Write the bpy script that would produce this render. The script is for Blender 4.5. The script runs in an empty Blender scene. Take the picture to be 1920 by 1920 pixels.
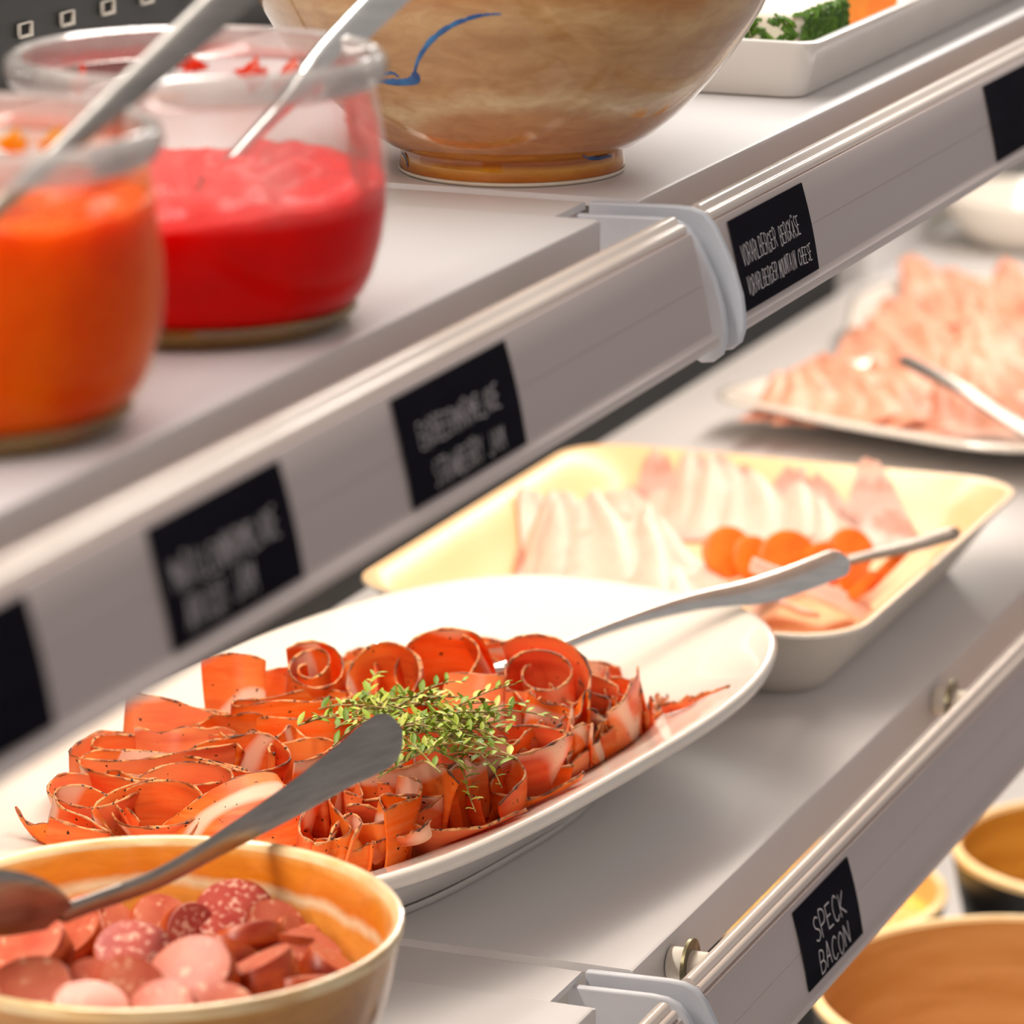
import bpy, bmesh, math, random
import numpy as np
from mathutils import Vector, Matrix, noise as mnoise

# ------------------------------------------------------------------ camera
SC = bpy.context.scene
COL = SC.collection
FPX = 7780.0
TH = math.atan(2020 / 7780.0)
AZ = math.radians(21.6526)
FWD = np.array([math.cos(TH) * math.cos(AZ), math.cos(TH) * math.sin(AZ), -math.sin(TH)])
RGT = np.array([math.sin(AZ), -math.cos(AZ), 0.0])
UPV = np.cross(RGT, FWD)
CAM = np.array([-1.24163, -0.42799, 0.50423])
cd = bpy.data.cameras.new('camera')
cam = bpy.data.objects.new('camera', cd)
COL.objects.link(cam)
cam.matrix_world = Matrix(((RGT[0], UPV[0], -FWD[0], CAM[0]), (RGT[1], UPV[1], -FWD[1], CAM[1]),
                           (RGT[2], UPV[2], -FWD[2], CAM[2]), (0, 0, 0, 1)))
cd.sensor_width = 36.0
cd.lens = 36.0 * FPX / 1920.0
cd.clip_start = 0.02
cd.clip_end = 50
cd.dof.use_dof = True
cd.dof.focus_distance = 1.42
cd.dof.aperture_fstop = 11.5
SC.camera = cam

# ------------------------------------------------------------------ light and exposure
SC.view_settings.view_transform = 'Standard'
SC.view_settings.look = 'None'
SC.view_settings.exposure = 0.0
SC.view_settings.gamma = 1.0
SC.view_settings.use_curve_mapping = False
SC.cycles.use_denoising = True
SC.cycles.max_bounces = 10
SC.cycles.transparent_max_bounces = 24
SC.cycles.caustics_reflective = False
SC.cycles.caustics_refractive = False
SC.cycles.sample_clamp_indirect = 6.0
W = bpy.data.worlds.new('room_light')
SC.world = W
W.use_nodes = True
W.node_tree.nodes['Background'].inputs[0].default_value = (1.0, 0.93, 0.90, 1)
W.node_tree.nodes['Background'].inputs[1].default_value = 0.385


def area(name, loc, sx, sy, power, col):
    l = bpy.data.lights.new(name, 'AREA')
    l.shape = 'RECTANGLE'
    l.size = sx
    l.size_y = sy
    l.energy = power
    l.color = col
    o = bpy.data.objects.new(name, l)
    o.location = loc
    COL.objects.link(o)
    return o


ZU = 0.2648                                  # upper shelf surface; lower shelf surface is z = 0
ZB = -0.27                                   # bottom deck
area('canopy_light', (0.1, 0.13, 0.78), 3.2, 0.10, 15.5, (1.0, 0.95, 0.88))
area('shelf_light_lower', (0.20, 0.165, ZU - 0.022), 2.1, 0.022, 4.8, (1.0, 0.90, 0.785))
area('shelf_light_bottom', (0.35, 0.09, -0.024), 2.4, 0.03, 4.2, (1.0, 0.90, 0.78))


# ------------------------------------------------------------------ helpers
def lin(c):
    return tuple((v / 255 / 12.92) if v <= 10 else ((v / 255 + 0.055) / 1.055) ** 2.4 for v in c)


def P(x, y, z):
    """point at height z seen at photograph position x, y"""
    d = FWD + RGT * (x - 960) / FPX - UPV * (y - 960) / FPX
    return CAM + d * ((z - CAM[2]) / d[2])


def PD(x, y, dep):
    return CAM + (FWD + RGT * (x - 960) / FPX - UPV * (y - 960) / FPX) * dep


def link(o, parent=None):
    COL.objects.link(o)
    if parent is not None:
        o.parent = parent
    return o


def empty(name, loc=(0, 0, 0), rot=(0, 0, 0), parent=None):
    o = bpy.data.objects.new(name, None)
    o.location = loc
    o.rotation_euler = rot
    o.empty_display_size = 0.01
    return link(o, parent)


def tag(o, label, cat, group=None, kind=None):
    o['label'] = label
    o['category'] = cat
    if group:
        o['group'] = group
    if kind:
        o['kind'] = kind
    return o


def obj(name, verts, faces, mat, parent=None, smooth=True, sharp=40):
    me = bpy.data.meshes.new(name)
    me.from_pydata([tuple(map(float, v)) for v in verts], [], faces)
    me.validate()
    me.update()
    if smooth:
        me.polygons.foreach_set('use_smooth', [True] * len(me.polygons))
        if sharp:
            me.set_sharp_from_angle(angle=math.radians(sharp))
    if mat is not None:
        me.materials.append(mat)
    o = bpy.data.objects.new(name, me)
    return link(o, parent)


def bmobj(name, bm, mat, parent=None, smooth=True, sharp=40):
    bmesh.ops.recalc_face_normals(bm, faces=bm.faces)
    me = bpy.data.meshes.new(name)
    bm.to_mesh(me)
    bm.free()
    if smooth:
        me.polygons.foreach_set('use_smooth', [True] * len(me.polygons))
        me.set_sharp_from_angle(angle=math.radians(sharp))
    me.materials.append(mat)
    return link(bpy.data.objects.new(name, me), parent)


def box(name, lo, hi, mat, parent=None, bev=0.0, seg=2):
    bm = bmesh.new()
    bmesh.ops.create_cube(bm, size=1)
    for v in bm.verts:
        v.co = Vector([lo[i] + (v.co[i] + 0.5) * (hi[i] - lo[i]) for i in range(3)])
    if bev:
        bmesh.ops.bevel(bm, geom=list(bm.edges), offset=bev, segments=seg, affect='EDGES', profile=0.5)
    return bmobj(name, bm, mat, parent)


def loft(rings, close=True, cap0=False, cap1=False):
    n = len(rings[0])
    V = [p for r in rings for p in r]
    F = []
    for i in range(len(rings) - 1):
        for j in range(n if close else n - 1):
            a, b = i * n + j, i * n + (j + 1) % n
            F.append((a, b, b + n, a + n))
    if cap0:
        F.append(tuple(reversed(range(n))))
    if cap1:
        F.append(tuple(range((len(rings) - 1) * n, len(rings) * n)))
    return V, F


def lathe(name, prof, mat, parent=None, n=72, loc=(0, 0, 0), sharp=50, cap0=False, cap1=False):
    rings = [[(loc[0] + r * math.cos(2 * math.pi * k / n), loc[1] + r * math.sin(2 * math.pi * k / n), loc[2] + z)
              for k in range(n)] for r, z in prof]
    V, F = loft(rings, True, cap0, cap1)
    return obj(name, V, F, mat, parent, True, sharp)


def spline(pts, m):
    """Catmull-Rom through pts (list of tuples), m samples"""
    A = np.array(pts, float)
    n = len(A)
    out = []
    for k in range(m):
        t = k / (m - 1) * (n - 1)
        i = min(int(t), n - 2)
        u = t - i
        p0, p1, p2, p3 = A[max(i - 1, 0)], A[i], A[i + 1], A[min(i + 2, n - 1)]
        out.append(0.5 * ((2 * p1) + (p2 - p0) * u + (2 * p0 - 5 * p1 + 4 * p2 - p3) * u * u + (3 * p1 - p0 - 3 * p2 + p3) * u ** 3))
    return np.array(out)


def sweep(path, widths, thick, wdir, nseg=12):
    """tube with a flattened elliptic section; wdir = direction of the width"""
    path = np.array(path)
    rings = []
    n = len(path)
    for i in range(n):
        t = path[min(i + 1, n - 1)] - path[max(i - 1, 0)]
        t = t / np.linalg.norm(t)
        w = np.array(wdir if np.ndim(wdir) == 1 else wdir[i], float)
        w = w - t * (w @ t)
        w /= np.linalg.norm(w)
        b = np.cross(t, w)
        rings.append([path[i] + w * math.cos(a) * widths[i] / 2 + b * math.sin(a) * thick[i] / 2
                      for a in [2 * math.pi * k / nseg for k in range(nseg)]])
    return loft(rings, True, True, True)


def tube(name, path, r, mat, parent=None, nseg=8):
    path = np.array(path)
    r = [r] * len(path) if np.ndim(r) == 0 else r
    V, F = sweep(path, [2 * q for q in r], [2 * q for q in r], (0.13, 0.27, 0.95), nseg)
    return obj(name, V, F, mat, parent)


def extrude_x(name, prof, x0, x1, mat, parent=None, sharp=35):
    n = len(prof)
    V = [(x0, y, z) for y, z in prof] + [(x1, y, z) for y, z in prof]
    F = [(i, (i + 1) % n, (i + 1) % n + n, i + n) for i in range(n)]
    F += [tuple(reversed(range(n))), tuple(range(n, 2 * n))]
    bm = bmesh.new()
    vs = [bm.verts.new(v) for v in V]
    for f in F:
        bm.faces.new([vs[i] for i in f])
    return bmobj(name, bm, mat, parent, True, sharp)


# ------------------------------------------------------------------ materials
def material(name):
    m = bpy.data.materials.new(name)
    m.use_nodes = True
    nt = m.node_tree
    b = nt.nodes['Principled BSDF']
    return m, nt, b


def N(nt, kind, **kw):
    n = nt.nodes.new(kind)
    for k, v in kw.items():
        setattr(n, k, v)
    return n


def ramp(nt, fac, stops):
    r = N(nt, 'ShaderNodeValToRGB')
    el = r.color_ramp.elements
    while len(el) < len(stops):
        el.new(0.5)
    for e, (p, c) in zip(el, stops):
        e.position = p
        e.color = (*c, 1)
    nt.links.new(fac, r.inputs[0])
    return r.outputs[0]


def mixc(nt, fac, a, b):
    m = N(nt, 'ShaderNodeMix', data_type='RGBA')
    if isinstance(fac, float):
        m.inputs[0].default_value = fac
    else:
        nt.links.new(fac, m.inputs[0])
    for s, v in ((m.inputs[6], a), (m.inputs[7], b)):
        if isinstance(v, tuple):
            s.default_value = (*v, 1)
        else:
            nt.links.new(v, s)
    return m.outputs[2]


def coords(nt, scale=(1, 1, 1), rnd=False):
    t = N(nt, 'ShaderNodeTexCoord')
    mp = N(nt, 'ShaderNodeMapping')
    mp.inputs['Scale'].default_value = scale
    nt.links.new(t.outputs['Object'], mp.inputs[0])
    if rnd:
        oi = N(nt, 'ShaderNodeObjectInfo')
        ml = N(nt, 'ShaderNodeMath', operation='MULTIPLY')
        ml.inputs[1].default_value = 7.0
        nt.links.new(oi.outputs['Random'], ml.inputs[0])
        nt.links.new(ml.outputs[0], mp.inputs['Location'])
    return mp.outputs[0]


def noise(nt, vec, scale, detail=4, rough=0.55, dist=0.0):
    n = N(nt, 'ShaderNodeTexNoise')
    n.inputs['Scale'].default_value = scale
    n.inputs['Detail'].default_value = detail
    n.inputs['Roughness'].default_value = rough
    n.inputs['Distortion'].default_value = dist
    nt.links.new(vec, n.inputs['Vector'])
    return n.outputs[0]


def bump(nt, b, h, strength=0.2, dist=0.001):
    bp = N(nt, 'ShaderNodeBump')
    bp.inputs['Strength'].default_value = strength
    bp.inputs['Distance'].default_value = dist
    nt.links.new(h, bp.inputs['Height'])
    nt.links.new(bp.outputs[0], b.inputs['Normal'])


def plain(name, c1, c2=None, rough=0.4, scale=40, metal=0.0, stretch=(1, 1, 1), coat=0.0, bstr=0.0, spec=0.5, sss=0.0):
    m, nt, b = material(name)
    v = coords(nt, stretch)
    f = noise(nt, v, scale)
    c2 = c2 or tuple(min(255, x * 0.94) for x in c1)
    nt.links.new(ramp(nt, f, [(0.35, lin(c1)), (0.65, lin(c2))]), b.inputs['Base Color'])
    b.inputs['Roughness'].default_value = rough
    b.inputs['Metallic'].default_value = metal
    b.inputs['Coat Weight'].default_value = coat
    b.inputs['Specular IOR Level'].default_value = spec
    if sss:
        b.inputs['Subsurface Weight'].default_value = sss
        b.inputs['Subsurface Radius'].default_value = (0.006, 0.003, 0.0015)
        b.inputs['Subsurface Scale'].default_value = 1.0
    if bstr:
        bump(nt, b, f, bstr)
    return m


M = {}
M['deck'] = plain('shelf_enamel', (226, 222, 221), (221, 217, 216), 0.38, 6)
M['lip'] = plain('shelf_lip_enamel', (214, 210, 210), (208, 204, 205), 0.38, 6)
M['bracket'] = plain('bracket_enamel', (214, 216, 222), (206, 209, 216), 0.42, 30)
M['strip'] = plain('ticket_strip_plastic', (206, 192, 186), (200, 184, 178), 0.35, 5, stretch=(0.1, 1, 6))
M['rail'] = plain('ticket_rail_plastic', (232, 218, 206), (226, 210, 198), 0.22, 8, coat=0.3)
M['spacer'] = plain('spacer_nylon', (236, 228, 214), (226, 214, 196), 0.4, 60, sss=0.2)
M['washer'] = plain('zinc_steel', (150, 143, 112), (96, 90, 66), 0.3, 300, metal=0.9)
M['steel'] = plain('brushed_steel', (236, 234, 230), (218, 216, 212), 0.24, 60, metal=1.0, stretch=(1, 1, 8))
M['steel_dull'] = plain('satin_steel', (168, 162, 156), (150, 145, 140), 0.38, 60, metal=1.0, stretch=(1, 1, 8))
M['panel'] = plain('black_back_panel', (30, 29, 28), (24, 24, 24), 0.5, 15)
M['slot'] = plain('slot_lit_edge_steel', (205, 196, 184), (170, 162, 150), 0.35, 200)  # pale steel, so the lit look of the edges is in the colour
M['void'] = plain('slot_shade_black', (6, 6, 7), (4, 4, 5), 0.7, 50)
M['upright'] = plain('upright_enamel', (214, 212, 212), (205, 204, 205), 0.4, 12)
M['greywall'] = plain('grey_cabinet_panel', (170, 164, 154), (152, 148, 141), 0.5, 5)
M['card'] = plain('slate_card', (22, 19, 31), (15, 13, 21), 0.8, 60, stretch=(0.3, 1, 3), spec=0.0)
M['chalk'] = plain('chalk_pen', (245, 236, 226), (214, 204, 212), 0.7, 900)
M['porcelain'] = plain('white_porcelain', (247, 238, 226), (243, 233, 220), 0.16, 20, coat=0.5)
M['dish'] = plain('white_dish_glaze', (243, 239, 233), (238, 233, 226), 0.2, 20, coat=0.4)
M['tray_in'] = plain('cream_glaze', (250, 212, 164), (247, 206, 156), 0.3, 25)
M['tray_out'] = plain('pale_tray_shell', (236, 228, 216), (228, 219, 206), 0.45, 25)
M['bamboo'] = plain('bamboo_inner', (214, 158, 96), (196, 136, 70), 0.45, 14, stretch=(1, 1, 9))
M['bamboo_y'] = plain('mustard_bamboo_inner', (212, 156, 62), (190, 130, 40), 0.45, 14, stretch=(1, 1, 9))
M['bamboo_rim'] = plain('bamboo_rim', (246, 214, 160), (238, 200, 140), 0.4, 60)
M['black'] = plain('black_lacquer', (22, 22, 24), (16, 16, 18), 0.4, 30)
M['yellow'] = plain('yellow_food', (255, 216, 110), (250, 160, 30), 0.45, 26, sss=0.3, bstr=0.3)
M['orange'] = plain('orange_food', (255, 172, 40), (255, 140, 20), 0.4, 50, sss=0.3)
M['carrot'] = plain('carrot', (255, 136, 38), (248, 112, 20), 0.35, 90, sss=0.25)
M['stem'] = plain('thyme_stem', (166, 140, 84), (120, 104, 50), 0.6, 300)
M['casing'] = plain('sausage_casing', (186, 78, 22), (138, 36, 8), 0.35, 90, stretch=(1, 1, 3), sss=0.2)
M['herb'] = plain('chive_herbs', (96, 134, 26), (58, 96, 14), 0.5, 260)
M['cheese'] = plain('white_cheese', (250, 240, 222), (244, 228, 200), 0.5, 60, sss=0.2)
M['led'] = plain('lamp_housing', (235, 235, 235), None, 0.4)


def leaf_mat():
    m, nt, b = material('thyme_leaf')
    oi = N(nt, 'ShaderNodeObjectInfo')
    c = ramp(nt, oi.outputs['Random'], [(0.0, lin((92, 122, 24))), (0.45, lin((142, 164, 44))), (0.8, lin((176, 186, 76))), (1.0, lin((206, 200, 112)))])
    nt.links.new(c, b.inputs['Base Color'])
    b.inputs['Roughness'].default_value = 0.5
    return m


def ham_mat():
    """translucent cured ham: orange red flesh, pale fat streaks, pink patches"""
    m, nt, b = material('cured_ham')
    v = coords(nt, (1, 1, 1), True)
    f = noise(nt, v, 28, 4)
    flesh = ramp(nt, f, [(0.3, lin((246, 92, 6))), (0.5, lin((254, 126, 22))), (0.68, lin((255, 160, 70)))])
    oi = N(nt, 'ShaderNodeObjectInfo')
    gt = N(nt, 'ShaderNodeMath', operation='POWER')
    gt.inputs[1].default_value = 2.2
    nt.links.new(oi.outputs['Random'], gt.inputs[0])
    pk = N(nt, 'ShaderNodeMath', operation='MULTIPLY')
    pk.inputs[1].default_value = 0.55
    nt.links.new(gt.outputs[0], pk.inputs[0])
    flesh = mixc(nt, pk.outputs[0], flesh, lin((250, 162, 134)))
    fib = ramp(nt, noise(nt, coords(nt, (0.5, 0.5, 5), True), 70, 3, 0.6, 0.6), [(0.42, (0, 0, 0)), (0.72, (.55, .55, .55))])
    flesh = mixc(nt, fib, flesh, lin((255, 172, 96)))
    fd = ramp(nt, noise(nt, coords(nt, (0.6, 0.6, 3), True), 34, 2), [(0.30, (.6, .6, .6)), (0.46, (0, 0, 0))])
    flesh = mixc(nt, fd, flesh, lin((206, 48, 10)))
    w = N(nt, 'ShaderNodeTexWave', wave_type='BANDS', bands_direction='DIAGONAL')
    w.inputs['Scale'].default_value = 9
    w.inputs['Distortion'].default_value = 7
    w.inputs['Detail'].default_value = 2
    nt.links.new(v, w.inputs['Vector'])
    fat = ramp(nt, w.outputs[1], [(0.90, (0, 0, 0)), (0.985, (1, 1, 1))])
    col = mixc(nt, fat, flesh, lin((252, 216, 188)))
    f2 = noise(nt, v, 420, 1)
    sp = ramp(nt, f2, [(0.735, (0, 0, 0)), (0.75, (1, 1, 1))])
    col = mixc(nt, sp, col, lin((70, 34, 14)))
    nt.links.new(col, b.inputs['Base Color'])
    b.inputs['Roughness'].default_value = 0.34
    b.inputs['Specular IOR Level'].default_value = 0.25
    bump(nt, b, noise(nt, v, 90, 3), 0.25, 0.0012)
    tr = N(nt, 'ShaderNodeBsdfTranslucent')
    nt.links.new(col, tr.inputs[0])
    mx = N(nt, 'ShaderNodeMixShader')
    mx.inputs[0].default_value = 0.42
    out = nt.nodes['Material Output']
    nt.links.new(b.outputs[0], mx.inputs[1])
    nt.links.new(tr.outputs[0], mx.inputs[2])
    nt.links.new(mx.outputs[0], out.inputs[0])
    return m


def rind_mat():
    m, nt, b = material('ham_rind')
    v = coords(nt, (1, 1, 1), True)
    f = noise(nt, v, 110, 3)
    c = ramp(nt, f, [(0.34, lin((84, 38, 16))), (0.46, lin((160, 80, 34))), (0.6, lin((226, 160, 100))), (0.72, lin((140, 84, 56)))])
    f2 = noise(nt, v, 520, 1)
    sp = ramp(nt, f2, [(0.63, (0, 0, 0)), (0.66, (1, 1, 1))])
    nt.links.new(mixc(nt, sp, c, lin((36, 24, 16))), b.inputs['Base Color'])
    b.inputs['Roughness'].default_value = 0.5
    bump(nt, b, f2, 0.6, 0.0008)
    return m


def speckled(name, c1, c2, fat, scale=210, amount=0.42):
    m, nt, b = material(name)
    v = coords(nt, (1, 1, 1), True)
    f = noise(nt, v, 70, 4)
    base = ramp(nt, f, [(0.35, lin(c1)), (0.65, lin(c2))])
    sp = ramp(nt, noise(nt, v, scale, 2, 0.5), [(amount, (0, 0, 0)), (amount + .09, (.8, .8, .8))])
    nt.links.new(mixc(nt, sp, base, lin(fat)), b.inputs['Base Color'])
    b.inputs['Roughness'].default_value = 0.36
    b.inputs['Subsurface Weight'].default_value = 0.15
    b.inputs['Subsurface Radius'].default_value = (0.004, 0.002, 0.001)
    b.inputs['Subsurface Scale'].default_value = 1.0
    bump(nt, b, f, 0.25, 0.001)
    return m


def boiled_ham():
    m, nt, b = material('boiled_ham')
    v = coords(nt, (1, 1, 1), True)
    f = noise(nt, v, 40, 3)
    nt.links.new(ramp(nt, f, [(0.3, lin((244, 186, 168))), (0.6, lin((248, 206, 190))), (0.8, lin((240, 168, 150)))]), b.inputs['Base Color'])
    b.inputs['Roughness'].default_value = 0.4
    b.inputs['Subsurface Weight'].default_value = 0.3
    b.inputs['Subsurface Radius'].default_value = (0.006, 0.003, 0.002)
    b.inputs['Subsurface Scale'].default_value = 1.0
    return m


def salami_mat():
    m, nt, b = material('pale_salami')
    v = coords(nt, (1, 1, 1), True)
    f = noise(nt, v, 60, 4)
    nt.links.new(ramp(nt, f, [(0.3, lin((226, 140, 108))), (0.55, lin((240, 172, 144))), (0.75, lin((206, 112, 84)))]), b.inputs['Base Color'])
    b.inputs['Roughness'].default_value = 0.42
    b.inputs['Subsurface Weight'].default_value = 0.2
    b.inputs['Subsurface Radius'].default_value = (0.005, 0.003, 0.002)
    b.inputs['Subsurface Scale'].default_value = 1.0
    return m


def jelly(name, c1, c2, radius, rough=0.2):
    m, nt, b = material(name)
    v = coords(nt)
    f = noise(nt, v, 45, 3)
    nt.links.new(ramp(nt, f, [(0.35, lin(c1)), (0.7, lin(c2))]), b.inputs['Base Color'])
    b.inputs['Roughness'].default_value = rough
    b.inputs['Specular IOR Level'].default_value = 0.10
    b.inputs['Subsurface Weight'].default_value = 1.0
    b.inputs['Subsurface Radius'].default_value = radius
    b.inputs['Subsurface Scale'].default_value = 1.0
    bump(nt, b, noise(nt, v, 160, 3), 0.3, 0.001)
    return m


def clear(name, tint, haze, hazecol, rough=0.04, gl=0.10, fres=0.7, zr=None):
    """thin clear wall: sees through, reflects at grazing angles, faint smear or white haze"""
    m, nt, b = material(name)
    out = nt.nodes['Material Output']
    nt.nodes.remove(b)
    tr = N(nt, 'ShaderNodeBsdfTransparent')
    tr.inputs[0].default_value = (*tint, 1)
    g = N(nt, 'ShaderNodeBsdfGlossy')
    g.inputs['Roughness'].default_value = rough
    d = N(nt, 'ShaderNodeBsdfDiffuse')
    d.inputs[0].default_value = (*lin(hazecol), 1)
    f = noise(nt, coords(nt, (1, 1, 0.35)), 45, 3)
    hz = N(nt, 'ShaderNodeMath', operation='MULTIPLY')
    hz.inputs[1].default_value = haze * 2
    nt.links.new(f, hz.inputs[0])
    if zr:
        tc = N(nt, 'ShaderNodeTexCoord')
        sx = N(nt, 'ShaderNodeSeparateXYZ')
        nt.links.new(tc.outputs['Object'], sx.inputs[0])
        mr = N(nt, 'ShaderNodeMapRange')
        mr.inputs[1].default_value = zr[0]
        mr.inputs[2].default_value = zr[1]
        nt.links.new(sx.outputs[2], mr.inputs[0])
        h2 = N(nt, 'ShaderNodeMath', operation='MULTIPLY')
        nt.links.new(hz.outputs[0], h2.inputs[0])
        nt.links.new(mr.outputs[0], h2.inputs[1])
        hz = h2
    m1 = N(nt, 'ShaderNodeMixShader')
    nt.links.new(hz.outputs[0], m1.inputs[0])
    nt.links.new(tr.outputs[0], m1.inputs[1])
    nt.links.new(d.outputs[0], m1.inputs[2])
    lw = N(nt, 'ShaderNodeLayerWeight')
    lw.inputs[0].default_value = 0.25
    ml = N(nt, 'ShaderNodeMath', operation='MULTIPLY_ADD')
    ml.inputs[1].default_value = fres
    ml.inputs[2].default_value = gl * 0.4
    nt.links.new(lw.outputs['Fresnel'], ml.inputs[0])
    m2 = N(nt, 'ShaderNodeMixShader')
    nt.links.new(ml.outputs[0], m2.inputs[0])
    nt.links.new(m1.outputs[0], m2.inputs[1])
    nt.links.new(g.outputs[0], m2.inputs[2])
    nt.links.new(m2.outputs[0], out.inputs[0])
    return m


def stoneware(name, stops, band, rough=0.14, dist=3.0, bscale=9.0):
    """glazed marbled stoneware: stretched colour bands around the pot"""
    m, nt, b = material(name)
    v = coords(nt, (1, 1, band))
    f = noise(nt, v, bscale, 5, 0.6, dist)
    f2 = noise(nt, coords(nt, (3, 3, 26)), 9, 4, 0.6, 0.6)
    c = ramp(nt, f, [(p, lin(q)) for p, q in stops])
    mm = N(nt, 'ShaderNodeMix', data_type='RGBA', blend_type='MULTIPLY')
    mm.inputs[0].default_value = 0.55
    nt.links.new(c, mm.inputs[6])
    nt.links.new(ramp(nt, f2, [(0.35, lin((190, 166, 140))), (0.6, (1, 1, 1))]), mm.inputs[7])
    nt.links.new(mm.outputs[2], b.inputs['Base Color'])
    b.inputs['Roughness'].default_value = rough
    b.inputs['Coat Weight'].default_value = 0.4
    return m


def banded(name, z0, z1, stops, warp, wscale, cloud, rough=0.14):
    """glaze that ran in wavering bands round the pot: colour by height plus noise"""
    m, nt, b = material(name)
    tc = N(nt, 'ShaderNodeTexCoord')
    sx = N(nt, 'ShaderNodeSeparateXYZ')
    nt.links.new(tc.outputs['Object'], sx.inputs[0])
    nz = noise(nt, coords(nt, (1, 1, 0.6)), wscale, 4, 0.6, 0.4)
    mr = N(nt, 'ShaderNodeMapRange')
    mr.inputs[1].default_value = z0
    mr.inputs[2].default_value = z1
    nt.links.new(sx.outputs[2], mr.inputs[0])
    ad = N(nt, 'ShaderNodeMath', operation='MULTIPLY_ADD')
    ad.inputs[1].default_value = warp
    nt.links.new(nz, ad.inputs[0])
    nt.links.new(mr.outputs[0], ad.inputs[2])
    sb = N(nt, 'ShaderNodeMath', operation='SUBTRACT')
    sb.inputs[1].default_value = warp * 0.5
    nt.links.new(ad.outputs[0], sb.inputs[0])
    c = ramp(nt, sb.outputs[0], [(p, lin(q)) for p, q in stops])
    f2 = noise(nt, coords(nt, (1.6, 1.6, 5)), 42, 5, 0.65, 0.8)
    mm_ = N(nt, 'ShaderNodeMix', data_type='RGBA', blend_type='MULTIPLY')
    mm_.inputs[0].default_value = cloud
    nt.links.new(c, mm_.inputs[6])
    nt.links.new(ramp(nt, f2, [(0.35, lin((206, 176, 140))), (0.62, (1, 1, 1))]), mm_.inputs[7])
    nt.links.new(mm_.outputs[2], b.inputs['Base Color'])
    b.inputs['Roughness'].default_value = rough
    b.inputs['Coat Weight'].default_value = 0.4
    return m


M['leaf'] = leaf_mat()
M['ham'] = ham_mat()
M['rind'] = rind_mat()
M['sausage'] = speckled('sausage_cut', (186, 80, 56), (206, 114, 86), (226, 168, 136), 260, 0.60)
M['salami'] = speckled('salami_cut', (166, 52, 44), (186, 78, 64), (234, 184, 160), 420, 0.54)
M['boiled'] = boiled_ham()
M['coldcut'] = salami_mat()
M['redjam'] = jelly('strawberry_jam', (216, 0, 0), (232, 2, 0), (0.010, 0.0006, 0.0003), 0.3)
M['apricot'] = jelly('apricot_jam', (232, 74, 0), (246, 104, 0), (0.016, 0.004, 0.0003), 0.3)
M['glass'] = clear('jar_glass', (0.99, 0.98, 0.975), 0.30, (255, 236, 226), 0.04, 0.0, 0.16, (0.034, 0.045))
M['glass_y'] = clear('jar_glass_amber', (0.995, 0.97, 0.9), 0.22, (255, 226, 180), 0.04, 0.0, 0.16, (0.056, 0.066))
M['rimglass'] = clear('jar_rim_glass', (0.97, 0.95, 0.93), 0.36, (255, 246, 238), 0.08, 0.4)  # white diffuse haze stands in for bright reflections of the thick rim
M['smear_red'] = clear('jam_smear', (1.0, 0.62, 0.50), 0.55, (250, 70, 30), 0.3, 0.02, 0.2)
M['smear_yel'] = clear('apricot_smear', (1.0, 0.85, 0.45), 0.6, (255, 190, 40), 0.3, 0.02, 0.2)
M['base_glass'] = clear('jar_base_glass', (0.85, 0.72, 0.35), 0.25, (214, 180, 90), 0.1, 0.3)
M['cover'] = clear('ticket_cover', (0.985, 0.98, 0.985), 0.004, (230, 222, 230), 0.10, 0.0, 0.10)
M['bigbowl'] = banded('marbled_stoneware', 0.008, 0.092, [(0.0, (192, 122, 56)), (0.10, (204, 138, 78)), (0.20, (196, 142, 90)), (0.27, (224, 194, 148)), (0.34, (196, 150, 96)), (0.52, (188, 142, 86)), (0.62, (208, 166, 110)), (0.72, (190, 126, 54)), (0.82, (222, 178, 118)), (1.0, (212, 146, 84))], 0.42, 13, 0.55)
M['foot'] = banded('amber_glaze', 0.0, 0.009, [(0.0, (176, 96, 6)), (0.35, (204, 120, 12)), (0.6, (226, 160, 40)), (0.8, (180, 96, 8)), (1.0, (214, 140, 60))], 0.3, 20, 0.4)
M['blue'] = plain('blue_glaze', (38, 116, 176), (20, 70, 130), 0.2, 160)
M['sbowl_in'] = banded('ochre_glaze_inner', 0.010, 0.079, [(0.0, (226, 140, 56)), (0.40, (240, 168, 86)), (0.56, (238, 156, 66)), (0.62, (244, 232, 206)), (0.66, (236, 158, 70)), (0.78, (240, 160, 70)), (0.82, (246, 226, 184)), (0.86, (232, 134, 32)), (0.95, (236, 150, 50)), (1.0, (248, 200, 120))], 0.20, 16, 0.35)
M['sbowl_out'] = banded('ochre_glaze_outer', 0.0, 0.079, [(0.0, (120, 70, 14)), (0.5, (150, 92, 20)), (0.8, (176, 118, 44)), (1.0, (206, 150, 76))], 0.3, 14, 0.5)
M['sbowl_rim'] = stoneware('cream_rim_glaze', [(0.3, (236, 180, 100)), (0.5, (250, 226, 178)), (0.7, (244, 200, 130))], 2, 0.2, 0.5, 20)

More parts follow.
